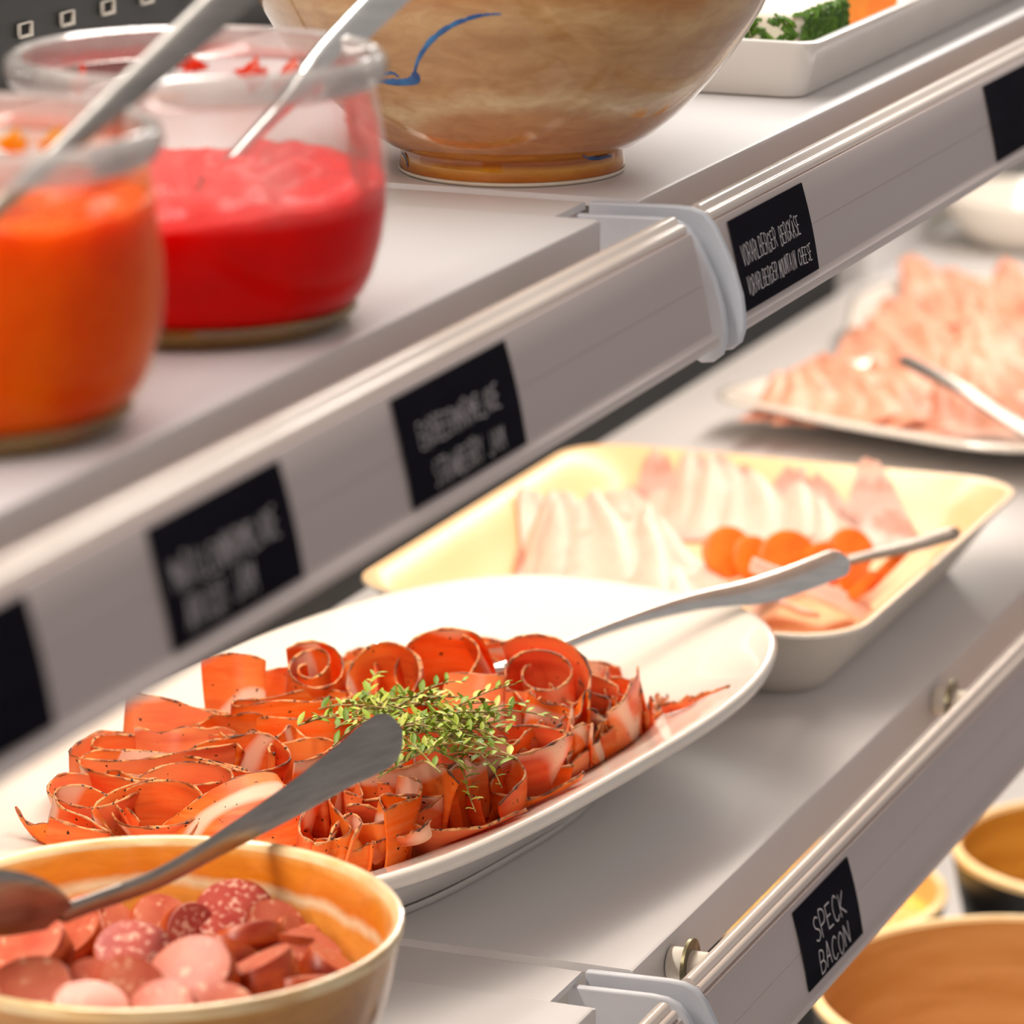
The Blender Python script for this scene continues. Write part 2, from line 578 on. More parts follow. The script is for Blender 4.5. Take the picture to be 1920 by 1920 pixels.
# ------------------------------------------------------------------ the cabinet shell
wall = box('wall_back', (-1.6, 0.312, ZB), (1.165, 0.330, 0.95), M['panel'])
wall['kind'] = 'structure'
wall['label'] = 'black perforated back panel of the display cabinet'
for row in (0, 1):
    for k in range(26):
        x = 0.0585 + 0.0338 * k
        z = 0.2895 + row * 0.075
        if row and k % 2:
            continue
        fr = empty('slot', (x, 0.3115, z), parent=wall)
        n0, hh, t0 = 0.0040, 0.0021, 0.0010
        V, Fc = [], []
        ro = [(-n0 - .0003, -hh - t0), (n0 + t0 * 1.6, -hh - t0), (n0 + t0 * 1.6, hh + .0003), (-n0 - .0003, hh + .0003)]  # wide only below and right: paints light catching the slot's thickness
        ri = [(-n0, -hh), (n0, -hh), (n0, hh), (-n0, hh)]
        for yy, rr in ((-0.0003, ro), (-0.0016, ro), (-0.0016, ri), (0.0002, ri)):
            V += [(a, yy, c) for a, c in rr]
        for i in range(3):
            for j in range(4):
                a, b_ = i * 4 + j, i * 4 + (j + 1) % 4
                Fc.append((a, b_, b_ + 4, a + 4))
        obj('slot_lit_edge', V, Fc, M['slot'], fr, False)
        obj('slot_shade', [(a, -0.0004, c) for a, c in ri], [(0, 1, 2, 3)], M['void'], fr, False)  # flat black sheet on the solid panel paints the shade inside the slot
up = box('wall_upright', (1.166, 0.292, ZB), (1.300, 0.330, 0.95), M['upright'], None, 0.003)
up['kind'] = 'structure'
gw = box('wall_back_far', (1.301, 0.312, ZB), (3.2, 0.330, 0.95), M['greywall'])
gw['kind'] = 'structure'
bd = box('floor', (-1.6, -0.16, ZB - 0.03), (3.2, 0.330, ZB), M['deck'], None, 0.004)
bd['kind'] = 'structure'
bd['label'] = 'white bottom deck of the display cabinet'

STRIP = [(5, -2.6), (4.6, -0.9), (3.4, 0.0), (1.6, 0.1), (0.4, -0.7), (-0.1, -2.0), (-0.6, -2.3), (-1.6, -2.2), (-2.5, -3.0), (-2.9, -4.4),
         (-2.4, -5.4), (1.0, -4.6), (3.4, -3.9)]
FACE = [(-2.6, -5.2), (-4.0, -5.0), (-4.7, -6.0), (-6.75, -13.5), (-8.55, -20.9), (-8.35, -21.2), (-8.65, -21.5), (-10.3, -28.5), (-11.7, -36.0),
        (-12.6, -37.0), (-13.9, -37.6), (-14.4, -39.0), (-13.8, -40.6), (-12.2, -41.2), (-10.6, -40.2), (-10.0, -38.0), (-8.6, -32.0),
        (-6.5, -21.0), (-3.6, -9.0), (-1.6, -6.0)]
BRK = [(38, -1.0), (8, -0.2), (2.5, -0.6), (-1.8, -2.2), (-5.0, -5.8), (-8.0, -11.5), (-11.6, -18.8), (-14.6, -28), (-15.6, -35), (-15.6, -39.5),
       (-14.4, -43.5), (-11.4, -46), (-7.5, -46.5), (-4.5, -45), (6, -43), (38, -46)]


def mm(pts, z0=0.0, dy=0.0, dz=0.0):
    return [((y + dy) / 1000, (z + dz) / 1000 + z0) for y, z in pts]


def shelf(x0, x1, z, label, end, spacers):
    """one shelf module: deck, folded lip, ticket strip, end bracket"""
    t = empty('display_shelf', ((x0 + x1) / 2, 0.15, z))
    tag(t, label, 'shelf')
    t2 = (x0 + x1) / 2

    def loc(o):
        o.location = (-t2, -0.15, -z)
        return o
    dx0 = x0 if end == 'right' else x0
    dx1 = x1 - (0.033 if end == 'left' else 0.0)
    pr = [(299, 0), (23.5, 0), (22.4, -0.5), (22, -1.6), (22, -20.3), (24, -20.3), (24, -3), (299, -3)]
    loc(extrude_x('deck', mm(pr, z), dx0 + (0.0035 if end == 'right' else 0), dx1, M['deck'], t, 30))
    if end == 'left':                                     # folded end flange seen at the joint
        loc(box('end_flange', (dx1, 0.022, z - 0.0205), (dx1 + 0.0012, 0.309, z - 0.0006), M['lip'], t))
        loc(extrude_x('joint_ledge', mm([(298, -0.8), (38.6, -0.8), (38.6, -3.2), (298, -3.2)], z), dx1 + 0.0012, x1 - 0.001, M['deck'], t))
    sx0 = x0 + (0.0032 if end == 'right' else 0)
    sx1 = x1 - (0.020 if end == 'left' else 0)
    loc(extrude_x('ticket_rail', mm(STRIP, z), sx0, sx1, M['rail'], t, 60))
    strip = loc(extrude_x('ticket_strip', mm(FACE, z), sx0, sx1, M['strip'], t, 25))
    cv = [(-3.6, -4.2), (-5.5, -5.9), (-7.9, -13.4), (-9.8, -21.0), (-11.5, -28.6), (-12.9, -36.0), (-14.6, -37.4)]
    n = len(cv)
    V = [(xx, y / 1000, zz / 1000 + z) for xx in (sx0 + .001, sx1 - .001) for y, zz in cv]
    obj('clear_cover', V, [(i, i + 1, i + 1 + n, i + n) for i in range(n - 1)], M['cover'], strip, True, 0)
    # end bracket with a raised edge
    bx = x0 - 0.001 if end == 'right' else x1 - 0.0095
    pts = mm(BRK, z, 0, 0) if end == 'right' else mm(BRK, z, 3.0, -2.4)
    br = loc(extrude_x('end_bracket', pts, bx, bx + 0.0034, M['bracket'], t, 30))
    md = br.modifiers.new('rounded_edge', 'BEVEL')
    md.width = 0.0008
    md.segments = 3
    md.limit_method = 'ANGLE'
    md.angle_limit = math.radians(50)
    for sx in spacers:
        a = np.array([sx, 0.0215, z - (0.0175 if z > 0.1 else 0.0098)])
        pin = lathe('spacer', [(0.0001, 0), (0.0058, 0), (0.0058, 0.006), (0.0052, 0.0064), (0.0052, 0.0185), (0.0001, 0.0185)], M['spacer'], t, 28)
        pin.rotation_euler = (math.pi / 2, 0, 0)
        pin.location = a - np.array([t2, 0.15, z])
        ws = lathe('washer', [(0.0056, 0.0066), (0.0094, 0.0066), (0.0094, 0.0078), (0.0056, 0.0078), (0.0056, 0.0066)], M['washer'], pin, 40, sharp=30)
    ly = 0.165
    loc(box('lamp_housing', (x0 + 0.02, ly - 0.016, z - 0.0165), (x1 - 0.03, ly + 0.016, z - 0.0032), M['led'], t, 0.002))
    return t


shelf(0.0, 1.25, ZU, 'white upper shelf section carrying the marbled bowl and white dish', 'right', (0.47,))
shelf(-1.0, -0.001, ZU, 'white upper shelf section carrying the two jam jars', 'left', (-0.105, -0.5))
shelf(0.0, 1.25, 0.0, 'white lower shelf section carrying the ham plate and cream tray', 'right', (0.040, 0.372))
shelf(-1.0, -0.001, 0.0, 'white lower shelf section carrying the bowl of sausage pieces', 'left', (-0.13, -0.5))
shelf(1.256, 2.9, 0.0, 'far lower shelf section beyond the grey upright', 'right', ())

# ------------------------------------------------------------------ price cards with chalk lettering
G = {
    'A': [[(0, 0), (.5, 1), (1, 0)], [(.2, .38), (.8, .38)]],
    'Ä': [[(0, 0), (.5, .9), (1, 0)], [(.2, .35), (.8, .35)], [(.25, 1.08), (.25, 1.2)], [(.75, 1.08), (.75, 1.2)]],
    'B': [[(0, 0), (0, 1), (.65, .95), (.8, .75), (.6, .55), (0, .52)], [(.6, .52), (.95, .3), (.7, .04), (0, 0)]],
    'C': [[(.95, .85), (.6, 1), (.15, .8), (0, .45), (.2, .1), (.6, 0), (1, .15)]],
    'D': [[(0, 0), (0, 1), (.6, .92), (.95, .55), (.7, .1), (0, 0)]],
    'E': [[(.9, 1), (0, 1), (0, 0), (.9, 0)], [(0, .52), (.7, .52)]],
    'G': [[(.95, .85), (.55, 1), (.1, .8), (0, .45), (.2, .08), (.6, 0), (.95, .2), (.95, .45), (.6, .45)]],
    'H': [[(0, 0), (0, 1)], [(1, 0), (1, 1)], [(0, .5), (1, .5)]],
    'I': [[(.5, 0), (.5, 1)]],
    'J': [[(.8, 1), (.8, .2), (.5, 0), (.1, .15)]],
    'K': [[(0, 0), (0, 1)], [(.9, 1), (0, .45), (1, 0)]],
    'L': [[(0, 1), (0, 0), (.9, 0)]],
    'M': [[(0, 0), (.08, 1), (.5, .35), (.92, 1), (1, 0)]],
    'N': [[(0, 0), (0, 1), (1, 0), (1, 1)]],
    'O': [[(.5, 1), (.1, .75), (0, .4), (.3, 0), (.7, 0), (1, .4), (.9, .78), (.5, 1)]],
    'P': [[(0, 0), (0, 1), (.7, .98), (.95, .75), (.7, .5), (0, .46)]],
    'R': [[(0, 0), (0, 1), (.7, .98), (.92, .76), (.65, .52), (0, .5)], [(.4, .5), (1, 0)]],
    'S': [[(.9, .9), (.5, 1), (.1, .82), (.25, .58), (.75, .42), (.95, .2), (.5, 0), (.05, .1)]],
    'T': [[(0, 1), (1, 1)], [(.5, 1), (.5, 0)]],
    'U': [[(0, 1), (.05, .2), (.5, 0), (.95, .2), (1, 1)]],
    'V': [[(0, 1), (.5, 0), (1, 1)]],
    'W': [[(0, 1), (.25, 0), (.5, .7), (.75, 0), (1, 1)]],
    'Y': [[(0, 1), (.5, .5), (1, 1)], [(.5, .5), (.5, 0)]],
}


def card(x0, x1, z, lines, label, pen=0.00034, chalk=None):
    """slate card leaning in the ticket strip; lines = (text, u0, u1, v0, v1) in card fractions"""
    ztop, zbot = -0.0066, -0.0358
    ytop, ybot = -0.00535, -0.01215
    t = empty('price_card', (x0, 0, z))
    tag(t, label, 'price card', 'slate price cards in the ticket strips')

    def pt(u, v, off=0.0):
        bul = -0.0006 * math.sin(math.pi * v)
        return (u * (x1 - x0), ytop + (ybot - ytop) * v + bul - off, ztop + (zbot - ztop) * v)
    nv = 8
    V, Fc = [], []
    for off in (0.00012, -0.00005):
        for i in range(nv + 1):
            V += [pt(0, i / nv, off), pt(1, i / nv, off)]
    for i in range(nv):
        a = 2 * i
        b_ = a + 2 * (nv + 1)
        Fc += [(a, a + 1, a + 3, a + 2), (b_, b_ + 2, b_ + 3, b_ + 1), (a, a + 2, b_ + 2, b_), (a + 1, b_ + 1, b_ + 3, a + 3)]
    Fc += [(0, 2 * nv + 2, 2 * nv + 3, 1), (2 * nv, 2 * nv + 1, 4 * nv + 3, 4 * nv + 2)]
    slate = obj('slate', V, Fc, M['card'], t, False)
    rnd = random.Random(len(label))
    V, Fc = [], []
    Wd, Hd = (x1 - x0), math.hypot(ztop - zbot, ytop - ybot)

    def stroke(pts):
        for (ua, va), (ub, vb) in zip(pts[:-1], pts[1:]):
            dx, dy = (ub - ua) * Wd, (vb - va) * Hd
            L = math.hypot(dx, dy) or 1
            nx, ny = -dy / L * pen / Wd, dx / L * pen / Hd
            ex, ey = dx / L * pen * .6 / Wd, dy / L * pen * .6 / Hd
            i = len(V)
            V.extend([pt(ua - ex + nx, va - ey + ny, 0.00022), pt(ua - ex - nx, va - ey - ny, 0.00022),
                      pt(ub + ex - nx, vb + ey - ny, 0.00022), pt(ub + ex + nx, vb + ey + ny, 0.00022)])
            Fc.append((i, i + 1, i + 2, i + 3))
    for (txt, u0, u1, v0, v1) in lines:
        cw = (u1 - u0) / len(txt)
        for k, ch in enumerate(txt):
            if ch not in G:
                continue
            jx, jy, sc = rnd.uniform(-.04, .04) * cw, rnd.uniform(-.06, .06) * (v1 - v0), rnd.uniform(.92, 1.08)
            for s in G[ch]:
                pp = [(u0 + cw * (k + .12 + .74 * a) + jx, v1 + jy - (v1 - v0) * b_ * sc) for a, b_ in s]
                if len(pp) > 3:
                    pp = [tuple(q) for q in spline(pp, len(pp) * 3)] if ch in 'CGOSJUBPR' else pp
                stroke(pp)
    if V:
        obj('chalk_lettering', V, Fc, M['chalk'], slate, False)
    return t


card(0.0115, 0.0895, ZU, [('VORARLBERGER', .06, .52, .31, .52), ('BERGKÄSE', .56, .84, .31, .52), ('VORARLBERGER', .06, .46, .66, .85), ('MOUNTAIN', .48, .71, .66, .85), ('CHEESE', .745, .93, .66, .85)],
     'slate card for the mountain cheese, next to the bracket joint', 0.0002)
card(-0.2645, -0.1828, ZU, [('ERDBEERMARMELADE', .14, .84, .32, .54), ('STRAWBERRY', .2, .62, .70, .92), ('JAM', .66, .82, .70, .92)],
     'slate card for strawberry jam, below the red jar', 0.0002)
card(-0.4075, -0.3343, ZU, [('MARILLENMARMELADE', .08, .88, .33, .56), ('APRICOT', .12, .42, .66, .90), ('JAM', .47, .64, .62, .88)],
     'slate card for apricot jam, below the orange jar', 0.00022)
card(-0.545, -0.4670, ZU, [], 'blurred slate card at the left border of the picture')
card(0.3205, 0.398, ZU, [], 'slate card at the right border on the upper ticket strip')
card(0.0945, 0.1600, 0.0, [('SPECK', .22, .80, .26, .55), ('BACON', .22, .78, .67, .95)],
     'slate card reading speck bacon on the lower ticket strip', 0.00028)

# ------------------------------------------------------------------ jam jars
def jar(c, fill, glass, jam, smear, label, lev, seed):
    t = empty('jam_jar', c)
    tag(t, label, 'jar')
    outer = [(0.0001, 0.0030), (0.034, 0.0024), (0.0372, 0.0), (0.0402, 0.0012), (0.0438, 0.0050), (0.0486, 0.0135), (0.0514, 0.0230), (0.0527, 0.0320),
             (0.0527, 0.0410), (0.0518, 0.0510), (0.0505, 0.0590), (0.0494, 0.0640), (0.0494, 0.0668)]
    lathe('jar_wall', outer, glass, t, 96)
    lathe('jar_rim', [(0.0494, 0.0668), (0.0518, 0.0682), (0.0530, 0.0715), (0.0522, 0.0748), (0.0500, 0.0760), (0.0480, 0.0750), (0.0472, 0.0715), (0.0478, 0.0680), (0.0494, 0.0668)], M['rimglass'], t, 96)
    lathe('jar_base', [(0.0001, 0.0001), (0.0365, 0.0001), (0.0400, 0.0012), (0.0436, 0.0046), (0.0430, 0.0062), (0.0300, 0.0058), (0.0001, 0.0058)], M['base_glass'], t, 72)
    # jam body with a lumpy top
    inner = [(r - 0.0011, z) for r, z in outer[4:]]

    def rad(z):
        zs = [q[1] for q in inner]
        rs = [q[0] for q in inner]
        return float(np.interp(z, zs, rs))
    n = 96
    rings = [[(0.0004 * math.cos(2 * math.pi * k / n), 0.0004 * math.sin(2 * math.pi * k / n), 0.0062) for k in range(n)],
             [(0.0424 * math.cos(2 * math.pi * k / n), 0.0424 * math.sin(2 * math.pi * k / n), 0.0064) for k in range(n)]]

    def edge_h(a):
        d = (math.cos(a - seed) * lev[1])
        return lev[0] + d + 0.0018 * mnoise.noise(Vector((math.cos(a) * 4 + seed, math.sin(a) * 4, 0))) + 0.0007 * mnoise.noise(Vector((math.cos(a) * 14, math.sin(a) * 14, seed)))
    for i in range(1, 13):
        rings.append([])
        for k in range(n):
            a = 2 * math.pi * k / n
            z = 0.0064 + (edge_h(a) - 0.0064) * i / 12
            r = rad(z)
            rings[-1].append((r * math.cos(a), r * math.sin(a), z))
    for i in range(1, 22):
        rings.append([])
        for k in range(n):
            a = 2 * math.pi * k / n
            e = edge_h(a)
            q = 1 - i / 21.5
            r = rad(e) * q
            x, y = r * math.cos(a), r * math.sin(a)
            bumpy = 0.0075 * mnoise.noise(Vector((x * 42 + seed, y * 42, seed))) + 0.003 * mnoise.noise(Vector((x * 120, y * 120, seed)))
            z = e + min(1, (1 - q) * 3.5) * (bumpy + lev[2])
            rings[-1].append((x, y, z))
    V, Fc = loft(rings)
    obj('jam', V, Fc, jam, t, True, 0)
    # smears of jam on the inside of the glass
    rr = random.Random(seed)
    for k, (a0, z0, wa, hz) in enumerate(smear[1]):
        V, Fc = [], []
        na, nz = 14, 10
        for i in range(na + 1):
            for j in range(nz + 1):
                u, v = i / na * 2 - 1, j / nz * 2 - 1
                q = math.sqrt(max(0, 1 - u * u))
                z = z0 + v * hz * q * (1 + .35 * math.sin(u * 5 + k)) + 0.0012 * math.sin(u * 7 + k * 2)
                a = a0 + u * wa + 0.04 * math.sin(v * 4 + k)
                r = rad(min(z, 0.066)) - 0.0004 - 0.0012 * max(0, 1 - u * u - v * v)
                V.append((r * math.cos(a), r * math.sin(a), z))
        for i in range(na):
            for j in range(nz):
                a = i * (nz + 1) + j
                Fc.append((a, a + nz + 1, a + nz + 2, a + 1))
        obj('jam_smear', V, Fc, smear[0], t, True, 0)
    return t


VIEW = math.atan2(FWD[1], FWD[0])            # plan direction looking away from the camera
jar((-0.2195, 0.071, ZU), None, M['glass'], M['redjam'],
    (M['smear_red'], [(VIEW - 0.55, 0.060, 0.16, 0.0055), (VIEW - 0.25, 0.062, 0.07, 0.004), (VIEW + 0.85, 0.062, 0.05, 0.004), (VIEW - 1.15, 0.052, 0.22, 0.011), (VIEW - 1.5, 0.046, 0.16, 0.012), (VIEW + 0.1, 0.065, 0.06, 0.0018), (VIEW - 0.95, 0.062, 0.10, 0.004), (VIEW - 2.0, 0.050, 0.10, 0.012)]),
    'glass jar half full of red strawberry jam', (0.0375, 0.0042, 0.001), VIEW - 1.2)
jar((-0.3555, 0.0725, ZU), None, M['glass_y'], M['apricot'],
    (M['smear_yel'], [(VIEW - 0.5, 0.0635, 0.12, 0.003), (VIEW - 0.2, 0.063, 0.06, 0.003), (VIEW - 1.3, 0.063, 0.35, 0.004), (VIEW + .3, 0.064, 0.1, 0.002)]),
    'glass jar full of orange apricot jam at the left', (0.0585, 0.0012, -0.001), VIEW + 0.4)


def utensil_handle(name, pts, wid, thk, wdir, mat, parent, m=40):
    raw = spline(pts, m * 4)
    acc = np.r_[0, np.cumsum(np.linalg.norm(np.diff(raw, axis=0), axis=1))]
    ctl = np.linspace(0, 1, len(wid))
    par = np.linspace(0, 1, m * 4)
    L = acc[-1]
    st = np.linspace(0, L, m)
    rn = wid[-1] / 2                       # extra stations where the end is rounded off
    st = np.unique(np.r_[st[st < L - rn], L - rn * np.array([1, .85, .7, .55, .4, .27, .16, .08, .02, 0])])
    path = np.array([[np.interp(q, acc, raw[:, c]) for c in range(3)] for q in st])
    pq = np.interp(st, acc, par)
    w = np.interp(pq, ctl, wid)
    h = np.interp(pq, np.linspace(0, 1, len(thk)), thk)
    rem = np.clip((L - st) / rn, 0, 1)
    rf = np.sqrt(np.maximum(0.0009, 1 - (1 - rem) ** 2))
    w = w * rf
    h = h * np.maximum(rf, .4)
    w[0] *= .5
    c0 = path[0].copy()
    V, Fc = sweep([p - c0 for p in path], w, h, wdir, 16)
    o = obj(name, V, Fc, mat, parent)
    o.location = c0 - np.array(parent.location) if parent else c0
    return o


def spoon_head(name, base, direction, nrm, L, Wd, depth, mat, parent):
    """shallow oval bowl of a spoon starting at base"""
    d = np.array(direction, float)
    d /= np.linalg.norm(d)
    nn = np.array(nrm, float)
    nn -= d * (nn @ d)
    nn /= np.linalg.norm(nn)
    s = np.cross(d, nn)
    V, Fc = [], []
    nu, nv = 18, 12
    for off in (0, -0.0011):
        for i in range(nu + 1):
            u = i / nu
            w = Wd / 2 * (math.sin(math.pi * min(1, u * 0.93 + 0.07)) ** 0.62)
            for j in range(nv + 1):
                v = j / nv * 2 - 1
                dd = -depth * (1 - v * v) * math.sin(math.pi * u) ** 0.7 + off
                V.append(d * L * u + s * w * v + nn * dd)
    n1 = (nu + 1) * (nv + 1)
    for i in range(nu):
        for j in range(nv):
            a = i * (nv + 1) + j
            Fc.append((a, a + 1, a + nv + 2, a + nv + 1))
            Fc.append((n1 + a, n1 + a + nv + 1, n1 + a + nv + 2, n1 + a + 1))
    for i in range(nu):
        for j in (0, nv):
            a = i * (nv + 1) + j
            Fc.append((a, a + nv + 1, n1 + a + nv + 1, n1 + a))
    o = obj(name, V, Fc, mat, parent, True, 60)
    o.location = np.array(base) - np.array(parent.location)
    return o


# spoon standing in the apricot jam
b0 = PD(122, 276, 1.030)
e0 = PD(470, -40, 1.075)
t = empty('jam_spoon', b0)
tag(t, 'steel spoon handle leaning in the apricot jam jar', 'spoon')
utensil_handle('handle', [b0 - (e0 - b0) * .45, b0, b0 + (e0 - b0) * .3, b0 + (e0 - b0) * .65, e0, e0 + (e0 - b0) * .7], [.0045, .0058, .0078, .0094, .0106, .015], [.0028, .0030, .0032, .003, .003], UPV - RGT * 1.0, M['steel_dull'], t)
spoon_head('spoon_bowl', b0 + (b0 - e0) * .42, (b0 - e0) * np.array([1, 1, 1.0]), (0, -.5, .8), 0.030, 0.020, 0.004, M['steel_dull'], t)
# spoon standing in the strawberry jam
b0 = P(402, 335, ZU + .0375)
m0 = PD(610, 110, 1.165)
e0 = PD(760, -40, 1.185)
t = empty('jam_spoon', b0)
tag(t, 'pale steel spoon handle leaning in the red jam jar', 'spoon')
utensil_handle('handle', [b0 - (m0 - b0) * .3, b0, (b0 + m0) / 2, m0, e0, e0 + (e0 - m0) * 1.6], [.003, .0034, .0046, .0088, .0106, .015], [.0026, .003, .0032, .003, .003], UPV - RGT * 1.0, M['steel'], t)
spoon_head('spoon_bowl', b0 + (b0 - m0) * .28, (b0 - m0), (0, -.5, .8), 0.030, 0.020, 0.004, M['steel'], t)

# ------------------------------------------------------------------ marbled stoneware bowl
BC = np.array([0.0436, 0.0822, ZU])
BP = [(0.0376, 0.0085), (0.0420, 0.0100), (0.0490, 0.0145), (0.0556, 0.0198), (0.0622, 0.0262), (0.0684, 0.0332), (0.0740, 0.0405), (0.0790, 0.0480), (0.0832, 0.0550), (0.0866, 0.0625), (0.0900, 0.0720), (0.0925, 0.082), (0.094, 0.092)]
t = empty('stoneware_bowl', BC)
tag(t, 'large tan marbled stoneware bowl with blue glaze streak on upper shelf', 'bowl')
lathe('bowl_wall', BP + [(0.0938, 0.0935), (0.0922, 0.0938), (0.0905, 0.0925), (0.088, 0.075), (0.082, 0.058), (0.070, 0.040), (0.05, 0.022), (0.03, 0.013), (0.0001, 0.011)], M['bigbowl'], t, 128)
lathe('foot_ring', [(0.0001, 0.0006), (0.0352, 0.0006), (0.0362, 0.0), (0.0374, 0.0006), (0.0380, 0.0026), (0.0376, 0.0055), (0.0374, 0.0082), (0.0384, 0.0090), (0.030, 0.0102), (0.0001, 0.0102)], M['foot'], t, 128)
lathe('foot_rim', [(0.0376, 0.0003), (0.0384, 0.0009), (0.0379, 0.0016)], M['cheese'], t, 96)


def on_bowl(x, y):
    d = PD(x, y, 1) - CAM
    s = 1.2
    while s < 1.6:
        p = CAM + d * s - BC
        if 0.009 < p[2] < 0.092 and math.hypot(p[0], p[1]) <= np.interp(p[2], [q[1] for q in BP], [q[0] for q in BP]):
            return p
        if p[2] <= 0.009 and math.hypot(p[0], p[1]) <= 0.0379:
            return p
        s += 0.0004
    return p


def glaze_stroke(pts, wid, mat, parent):
    P3 = [on_bowl(*q) for q in spline(pts, 26)]
    ws = np.interp(np.linspace(0, 1, 26), np.linspace(0, 1, len(wid)), wid)
    V, Fc = [], []
    for i, p in enumerate(P3):
        tt = P3[min(i + 1, 25)] - P3[max(i - 1, 0)]
        nr = np.array([p[0], p[1], -0.03 * 1.2])
        nr /= np.linalg.norm(nr)
        sd = np.cross(tt / (np.linalg.norm(tt) + 1e-9), nr)
        for q in (-1, -.4, .4, 1):
            V.append(p + sd * ws[i] * q / 2 + nr * (0.00045 if abs(q) < .9 else 0.0001))
    for i in range(25):
        for j in range(3):
            a = i * 4 + j
            Fc.append((a, a + 1, a + 5, a + 4))
    return obj('glaze_streak', V, Fc, mat, parent, True, 0)


glaze_stroke([(705, 150), (740, 152), (776, 148), (778, 135)], [.0014, .0034, .0042, .002], M['blue'], t)
glaze_stroke([(712, 142), (735, 136), (748, 144)], [.001, .0014, .0008], M['blue'], t)
glaze_stroke([(777, 140), (784, 112), (806, 78), (842, 50), (880, 34), (912, 27), (940, 26)], [.0012, .0014, .0019, .0018, .0016, .0013, .0004], M['blue'], t)
glaze_stroke([(1092, 292), (1110, 297), (1128, 296), (1146, 291)], [.0007, .0018, .0016, .0006], M['blue'], t)
glaze_stroke([(755, 285), (762, 297), (766, 312)], [.0006, .0008, .0005], M['blue'], t)


# ------------------------------------------------------------------ rounded rectangular vessels
def rrect(hx, hy, r, n=8):
    out = []
    for cx, cy, a0 in ((hx - r, hy - r, 0), (-hx + r, hy - r, 90), (-hx + r, -hy + r, 180), (hx - r, -hy + r, 270)):
        for k in range(n + 1):
            a = math.radians(a0 + 90 * k / n)
            out.append((cx + r * math.cos(a), cy + r * math.sin(a)))
    return out


def rect_vessel(name, c, rot, rings_out, rings_in, mo, mi, label, cat):
    t = empty(name, c, (0, 0, rot))
    tag(t, label, cat)
    for nm, rings, mt, cap in (('shell', rings_out, mo, True), ('inner_glaze', rings_in, mi, False)):
        R_ = [[(x, y, z) for x, y in rrect(hx, hy, r)] for hx, hy, r, z in rings]
        V, Fc = loft(R_, True, nm == 'shell', nm != 'shell')
        obj(nm, V, Fc, mt, t, True, 45)
    return t


hx, hy = 0.1420, 0.1120
rect_vessel('serving_tray', (0.4365, 0.1485, 0.0), 0,
            [(hx - .032, hy - .027, .018, 0.0), (hx - .030, hy - .025, .020, 0.001), (hx - .024, hy - .020, .024, .008), (hx - .010, hy - .009, .028, .024), (hx - .002, hy - .002, .030, .0325), (hx, hy, .030, .0340), (hx - .0004, hy - .0004, .030, .0352)],
            [(hx - .0004, hy - .0004, .030, .0352), (hx - .002, hy - .002, .029, .0356), (hx - .005, hy - .005, .028, .0345), (hx - .014, hy - .013, .026, .022), (hx - .027, hy - .023, .021, .0065), (hx - .036, hy - .032, .016, .0045)],
            M['tray_out'], M['tray_in'], 'cream rectangular tray with pale outer sides holding folded boiled ham', 'tray')
hx, hy = 0.178, 0.088
rect_vessel('oblong_dish', (0.392, 0.118, ZU), 0,
            [(hx - .010, hy - .009, .007, 0.0), (hx - .008, hy - .0075, .008, .0012), (hx - .002, hy - .002, .008, .018), (hx, hy, .008, .0210), (hx, hy, .008, .0222)],
            [(hx, hy, .008, .0222), (hx - .0012, hy - .0012, .008, .0228), (hx - .0035, hy - .0035, .007, .0222), (hx - .006, hy - .006, .007, .015), (hx - .013, hy - .011, .006, .0035)],
            M['dish'], M['dish'], 'white rectangular dish with herb crusted cheese on the upper shelf', 'dish')

# herb crusted cheese in the dish
t = empty('herb_cheese', (0.262, 0.100, ZU + 0.004))
tag(t, 'block of white cheese rolled in green chives', 'cheese')
bm = bmesh.new()
bmesh.ops.create_cube(bm, size=1)
for v in bm.verts:
    v.co = Vector((v.co.x * 0.060, v.co.y * 0.118, (v.co.z + .5) * 0.0270))
bmesh.ops.bevel(bm, geom=list(bm.edges), offset=.004, segments=3, affect='EDGES', profile=.5)
bmobj('cheese_block', bm, M['cheese'], t)
rr = random.Random(5)
V, Fc = [], []
for k in range(900):
    side = rr.random()
    if side < .45:
        p = np.array([-0.0300, rr.uniform(-.057, .057), rr.uniform(.001, .0250)])
        nrm = np.array([-1, 0, 0])
    elif side < .9:
        p = np.array([rr.uniform(-.029, .029), -0.0590, rr.uniform(.001, .0250)])
        nrm = np.array([0, -1, 0])
    else:
        p = np.array([rr.uniform(-.03, .03), rr.choice((-1, 1)) * .058, .0255])
        nrm = np.array([0, 0, 1])
    a = rr.uniform(0, 6.28)
    tv = np.cross(nrm, [math.cos(a), math.sin(a), .9])
    tv /= np.linalg.norm(tv)
    bv = np.cross(nrm, tv)
    l, w = rr.uniform(.0016, .0034), rr.uniform(.0006, .0012)
    h = nrm * rr.uniform(.0003, .0016)
    i = len(V)
    V += [p - tv * l - bv * w, p - tv * l + bv * w, p + tv * l + bv * w, p + tv * l - bv * w, p - tv * l * .6 + h, p + tv * l * .6 + h]
    Fc += [(i, i + 1, i + 4), (i + 1, i + 2, i + 5, i + 4), (i + 2, i + 3, i + 5), (i + 3, i, i + 4, i + 5)]
o = obj('herb_coating', V, Fc, M['herb'], t, False)
o['kind'] = 'stuff'
